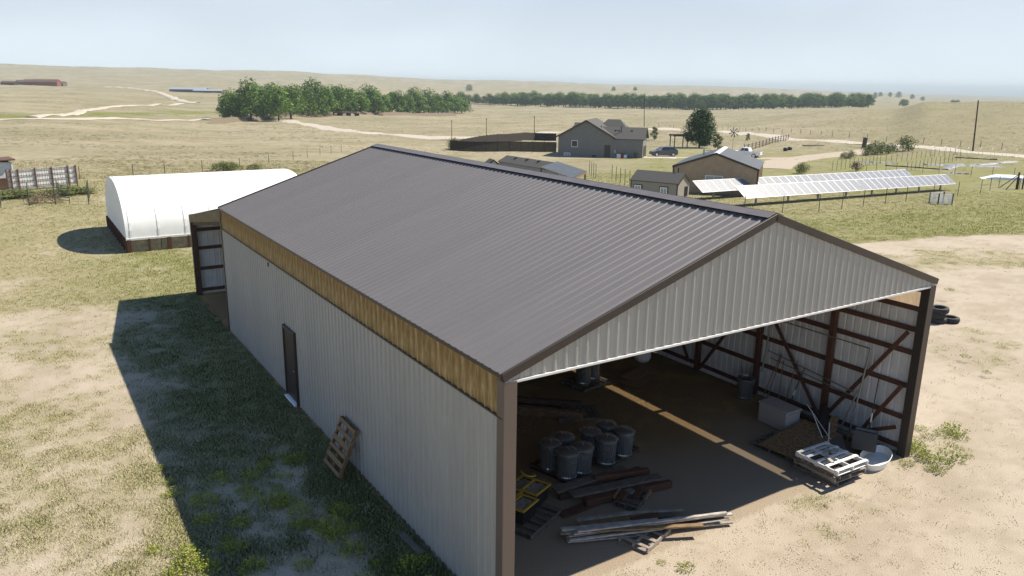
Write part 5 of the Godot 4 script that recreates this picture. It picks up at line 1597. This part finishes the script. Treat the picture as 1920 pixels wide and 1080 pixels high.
	var o := thing("gate_pillar", "dark upright slab with pale cap beside the driveway entrance", "pillar", dp, -0.4)
	part(o, "shaft", cbox(Vector3(0.85, 2.3, 0.5), 0.03), M.trim_brown, Transform3D(Basis(Vector3.BACK, -0.06), Vector3(0, 1.12, 0)))
	part(o, "cap", cbox(Vector3(0.9, 0.12, 0.55), 0.03), M.concrete, Transform3D(Basis(Vector3.BACK, -0.06), Vector3(0.07, 2.32, 0)))
	solo("pale_slab", cbox(Vector3(4.0, 0.15, 1.6), 0.03), M.concrete, Transform3D(Basis(Vector3.UP, -0.5), on(1603, 270.5) + Vector3(0, 0.09, 0)), "flat pale slab lying next to the dark upright pillar", "slab")
	solo("pale_slab", cbox(Vector3(5.0, 0.2, 1.2), 0.05), M.timber_grey, Transform3D(Basis(Vector3.UP, -0.4), on(1525, 273.5) + Vector3(0, 0.1, 0)), "low grey slab lying in the lawn beyond the driveway", "slab")
	var tt := tool()
	lathe(tt, [[0.0, 0.0], [0.42, 0.0], [0.5, 0.3], [0.44, 0.62], [0.3, 0.7], [0.0, 0.66]], 12)
	var tm := tt.commit()
	for q in [[1472.5, 283], [1480.5, 281.5]]:
		solo("dark_lump", tm, M.black_plastic, Transform3D(Basis(), on(q[0], q[1])), "small dark lump on the lawn beside the driveway", "tub", "pair of dark lumps on the lawn")
	# garden: fences, hoops, beds, gate
	wire_fence("garden_fence", "wire garden fence on thin posts along the solar panels", [[1395, 402], [1535, 397], [1618, 387], [1698, 378], [1838, 362], [1872, 353]], 1.5, 5.2, 2)
	wire_fence("garden_fence", "close-set post fence along the upper edge of the garden", [[1560, 320], [1600, 314], [1650, 307], [1700, 301], [1760, 293], [1800, 290]], 1.4, 1.9, 3)
	wire_fence("garden_fence", "post fence running across the middle of the garden beds", [[1700, 321], [1760, 326], [1820, 331], [1900, 336], [1950, 340]], 1.5, 2.4, 3)
	wire_fence("garden_fence", "post fence crossing the garden behind the solar panels", [[1605, 325], [1660, 323], [1700, 321], [1745, 312], [1800, 300]], 1.4, 2.4, 2)
	wire_fence("roadside_fence", "sparse wire fence along the far side of the gravel road", [[1235, 238], [1345, 241], [1450, 249], [1560, 257], [1700, 266], [1800, 275], [1920, 285]], 1.3, 6.0, 2, false, M.pole_wood, 0.06)
	wire_fence("pasture_fence", "sparse wire fence crossing the pasture behind the hoop barn", [[150, 336], [250, 331], [310, 329], [380, 323], [450, 317], [550, 300], [640, 285]], 1.2, 7.0, 2, false, M.pole_wood, 0.03)
	for k in 8:
		var a := on(1748 + k * 22.5, 287.5 + k * 0.9)
		st = tool()
		var pv := Vector3.ZERO
		for i in 11:
			var an := PI * i / 10.0
			var q := Vector3(cos(an) * 1.3, sin(an) * 1.5, 0)
			if i > 0: tube(st, pv, q, 0.03, 0.03, 6)
			pv = q
		solo("garden_hoop", st.commit(), M.white_plastic, Transform3D(Basis(Vector3.UP, 0.18), a), "bare white hoop in the row of hoops near the road", "hoop", "row of bare white garden hoops")
	var bi := 0
	for q in [[1735, 309, 1880, 313, 6.0, "sheet_blue", "bluish plastic covered bed in the upper garden"], [1770, 318, 1800, 308, 4.0, "sheet_blue", "long glossy bluish bed sloping toward the road"], [1815, 311, 1905, 303, 3.5, "sheet_blue", "bluish torn sheeting lying along the garden path"], [1790, 296, 1870, 300, 0.7, "sheet_black", "long dark edging strip in the grass below the hoops"], [1660, 311, 1760, 318, 0.8, "sheet_black", "dark hose line crossing the garden behind the panels"], [1775, 324, 1815, 327, 2.2, "sheet_blue", "short bluish sheeted bed beside the panel end"], [1610, 303, 1680, 306, 2.5, "sheet_blue", "faded grey bed near the close-set fence"]]:
		var a := on(q[0], q[1])
		var b := on(q[2], q[3])
		var ln := a.distance_to(b)
		st = tool()
		var nn := 18
		for i in nn:
			for j in 4:
				var p := []
				for e in [[i, j], [i + 1, j], [i + 1, j + 1], [i, j + 1]]:
					var w: Vector3 = a.lerp(b, e[0] / float(nn)) + (b - a).normalized().cross(Vector3.UP) * (e[1] / 4.0 - 0.5) * q[4] * 0.55 * (0.7 + 0.5 * n_c.get_noise_2d(e[0] * 1.7 + bi * 30, e[1]))
					w.y = ter(w.x, w.z) + (0.0 if e[1] == 0 or e[1] == 4 else 0.14 + 0.10 * n_c.get_noise_2d(e[0] * 3.1, e[1] * 5.0 + bi))
					p.append(w)
				quad(st, p[0], p[1], p[2], p[3], Vector3.UP)
		solo("garden_bed", st.commit(), M[q[5]], Transform3D(), q[6], "garden bed")
		bi += 1
	# white tarp tunnel and corner gate
	var ta := on(1838, 334)
	var tb := on(1990, 341)
	st = tool()
	var sd := (tb - ta).normalized().cross(Vector3.UP)
	for i in 16:
		for j in 6:
			var p := []
			for e in [[i, j], [i + 1, j], [i + 1, j + 1], [i, j + 1]]:
				var an: float = PI * e[1] / 6.0
				var w: Vector3 = ta.lerp(tb, e[0] / 16.0) + sd * cos(an) * 1.1
				w.y = ter(w.x, w.z) + sin(an) * (0.62 + 0.12 * n_c.get_noise_2d(e[0] * 2.0, e[1])) * minf(1.0, e[0] / 3.0 + 0.05)
				p.append(w)
			quad(st, p[0], p[1], p[2], p[3], Vector3.UP)
	solo("row_cover", st.commit(), M.tarp_white, Transform3D(), "white fabric row cover stretched low over a garden bed", "row cover")
	var gp := on(1906, 355)
	var gt := thing("fence_corner_brace", "dark braced corner posts of the garden fence beside the row cover", "fence post", gp)
	part(gt, "post", cbox(Vector3(0.16, 2.2, 0.16)), M.pole_wood, Transform3D(Basis(), Vector3(0, 1.0, 0)))
	part(gt, "post", cbox(Vector3(0.14, 2.0, 0.14)), M.pole_wood, Transform3D(Basis(), Vector3(0.75, 0.95, 0.3)))
	beam(gt, "brace", Vector3(-0.3, 1.75, 0), on(1874, 352.5) - gp + Vector3(0, 0.05, 0), 0.08, 0.08, M.pole_wood)
	beam(gt, "brace", Vector3(-0.25, 1.7, 0.1), on(1886, 356) - gp + Vector3(0, 0.05, 0), 0.08, 0.08, M.pole_wood)
	for k in 4:
		part(gt, "picket", cbox(Vector3(0.05, 1.5, 0.05)), M.pole_wood, Transform3D(Basis(), Vector3(-0.5 + 0.3 * k, 0.7, 0.1)))

func build_west_far() -> void:
	# livestock windbreak
	var a := on(17, 360)
	var b := on(146, 349)
	var ln := a.distance_to(b)
	a.y = 0
	b.y = 0
	var t := thing("windbreak_wall", "white metal windbreak wall with rusty steel posts and rails", "windbreak", a, facing(a, b))
	var n := 9
	for i in n:
		var st := tool()
		var wd := ln / n
		ribbed(st, Vector3(i * wd, 0, -0.08), Vector3.RIGHT, Vector3.BACK, Vector3.UP, wd, func(_s): return 0.15, func(s): return 1.72, false)
		pst(t, "sheet", st, M.white_metal)
	for f in [0.0, 0.06, 0.16, 0.40, 0.64, 0.88, 1.0]:
		part(t, "post", cbox(Vector3(0.09, 1.9, 0.09)), M.rust, Transform3D(Basis(), Vector3(f * ln, 0.87, 0.0)))
	for k in 4:
		var y := 0.35 + k * 0.44
		beam(t, "rail", Vector3(0, y, -0.02), Vector3(ln, y, -0.02), 0.045, 0.04, M.rust)
	var sp := on(-6, 357)
	var s := thing("animal_shelter", "rusty red animal shelter at the end of the windbreak", "shelter", sp, 0.15)
	pst(s, "wall", prism_walls(2.6, 2.2, 2.25, 2.3), M.white_metal, Transform3D(Basis(), Vector3(0, 0, -0.02)))
	part(s, "kick_board", cbox(Vector3(2.62, 0.95, 0.05)), M.rust, Transform3D(Basis(), Vector3(0, 0.5, 0.03)))
	part(s, "roof", cbox(Vector3(3.1, 0.12, 2.8), 0.02), M.rust, Transform3D(Basis(Vector3.BACK, 0.04), Vector3(0.05, 2.42, -1.1)))
	part(s, "corner_post", cbox(Vector3(0.12, 2.3, 0.12)), M.white_trim, Transform3D(Basis(), Vector3(1.32, 1.15, 0.05)))
	# pen of panels
	wire_fence("pen_fence", "green wire pen fence in front of the white windbreak", [[2, 384], [55, 378], [110, 374], [168, 371], [167, 383], [105, 384], [55, 386], [2, 390]], 1.4, 1.7, 4)
	var gp := on(137, 382)
	var g := thing("pen_gate", "dark green tube gate of the pen near the windbreak", "gate", on(122, 380), facing(on(122, 380), gp))
	for k in 6:
		var st := tool()
		tube(st, Vector3(-0.6, 0.2 + k * 0.22, 0), Vector3(0.6, 0.2 + k * 0.22, 0), 0.025, 0.025, 6)
		pst(g, "rail", st, M.post_green)
	for x in [-0.6, 0.6]:
		var st := tool()
		tube(st, Vector3(x, 0.0, 0), Vector3(x, 1.5, 0), 0.03, 0.03, 6)
		pst(g, "upright", st, M.post_green)
	# far farmsteads
	var k := 0
	for q in [[18, 159, 14.0, 4.0, "fence_brown", "distant dark farm building at the foot of the hills"], [42, 159, 10.0, 5.0, "timber_grey", "distant grey farm shed at the foot of the hills"], [62, 160, 16.0, 6.0, "red_paint", "distant red barn with shed roof under the hills"], [88, 160, 26.0, 6.0, "red_paint", "distant long red barn under the hills"], [112, 161, 12.0, 4.5, "timber_grey", "distant pale shed beside the long red barn"], [355, 172.5, 34.0, 4.0, "blue_metal", "distant long low shed with bluish metal roof"], [392, 174, 26.0, 3.0, "blue_metal", "distant low dark shed beside the grove"]]:
		var p := on(q[0], q[1])
		var o := thing("distant_farm_building", q[5], "building", p, -0.55)
		var rt := Transform3D(Basis(Vector3.UP, PI / 2), Vector3(q[2] / 2, 0, 0))
		pst(o, "wall", prism_walls(8.0, q[2], q[3] * 0.6, q[3]), M[q[4]] if k < 5 else M.timber_grey, rt)
		gable_roof(o, "roof", M[q[4]] if k > 4 else M.rust, 8.0, q[2], q[3] * 0.6, q[3], 0.4, 0.4, 0.2, rt)
		k += 1

func _ready() -> void:
	# camera, sky, sun, exposure
	var cam := Camera3D.new()
	cam.name = "camera"
	cam.transform = Transform3D(B, CAM)
	cam.fov = 41.01
	cam.near = 0.1
	cam.far = 12000.0
	add_child(cam)
	cam.current = true
	var sky := ProceduralSkyMaterial.new()
	sky.sky_top_color = Color(0.27, 0.40, 0.57)
	sky.sky_horizon_color = Color(0.745, 0.78, 0.80)
	sky.sky_curve = 0.20
	sky.ground_bottom_color = Color(0.45, 0.40, 0.32)
	sky.ground_horizon_color = Color(0.80, 0.84, 0.86)
	sky.energy_multiplier = 1.0
	var cn := FastNoiseLite.new()
	cn.seed = 44
	cn.frequency = 0.9
	cn.fractal_octaves = 5
	var ci := Image.create(512, 256, false, Image.FORMAT_RGBA8)
	for y in 128:
		for x in 512:
			var az := TAU * x / 512.0
			var el := PI * (128 - y) / 256.0
			var d := Vector3(cos(az) * cos(el), sin(el) * 3.5, sin(az) * cos(el))
			ci.set_pixel(x, y, Color(1, 1, 1, clampf(0.35 * (cn.get_noise_3dv(d * 2.0) + 0.05), 0.0, 0.16)))
	sky.sky_cover = ImageTexture.create_from_image(ci)
	sky.sky_cover_modulate = Color(0.55, 0.56, 0.57)
	var env := Environment.new()
	env.background_mode = Environment.BG_SKY
	env.sky = Sky.new()
	env.sky.sky_material = sky
	env.tonemap_mode = Environment.TONE_MAPPER_LINEAR
	env.tonemap_exposure = 1.62
	env.sdfgi_enabled = true
	env.ssao_enabled = true
	env.ssil_enabled = true
	env.fog_enabled = true
	env.fog_density = 0.00017
	env.fog_light_color = Color(0.80, 0.86, 0.90)
	var we := WorldEnvironment.new()
	we.name = "world_environment"
	we.environment = env
	add_child(we)
	var sun := DirectionalLight3D.new()
	sun.name = "sun"
	sun.light_energy = 1.6
	sun.light_angular_distance = 0.5
	sun.light_color = Color(1.0, 0.96, 0.89)
	sun.shadow_enabled = true
	add_child(sun)
	sun.look_at_from_position(Vector3.ZERO, Vector3(-0.857, -1.0, -0.125))
	# noise fields and materials
	n_a.seed = 3
	n_a.frequency = 0.035
	n_a.fractal_octaves = 3
	n_b.seed = 8
	n_b.frequency = 0.16
	n_b.fractal_octaves = 3
	n_c.seed = 15
	n_c.frequency = 0.8
	n_c.fractal_octaves = 4
	rng.seed = 1
	prep_terrain()
	make_materials()
	mat("white_paint_old", Color(0.80, 0.79, 0.77), 0.7, 0.0, M.tarp_white.albedo_texture, Vector3(0.5, 5, 5))
	mat("trim_clad", Color(0.13, 0.10, 0.085), 0.5)
	mat("fascia", Color(0.20, 0.165, 0.075), 0.7, 0.0, M.tan_board.albedo_texture, Vector3(1, 1, 1))
	mat("gravel_tan", Color(0.50, 0.43, 0.345), 0.95, 0.0, M.gravel.albedo_texture, Vector3(0.15, 0.15, 0.15))
	M.gravel_tan.uv1_world_triplanar = true
	# large structure
	build_ground()
	build_yard()
	build_barn()
	build_lean_to()
	build_hoop_barn()
	build_house()
	build_shop()
	build_solar()
	build_west_far()
	# objects
	build_vehicles()
	build_trees()
	rng.seed = 2
	build_interior()
	build_outside_near()
	build_weeds()
	build_grass()
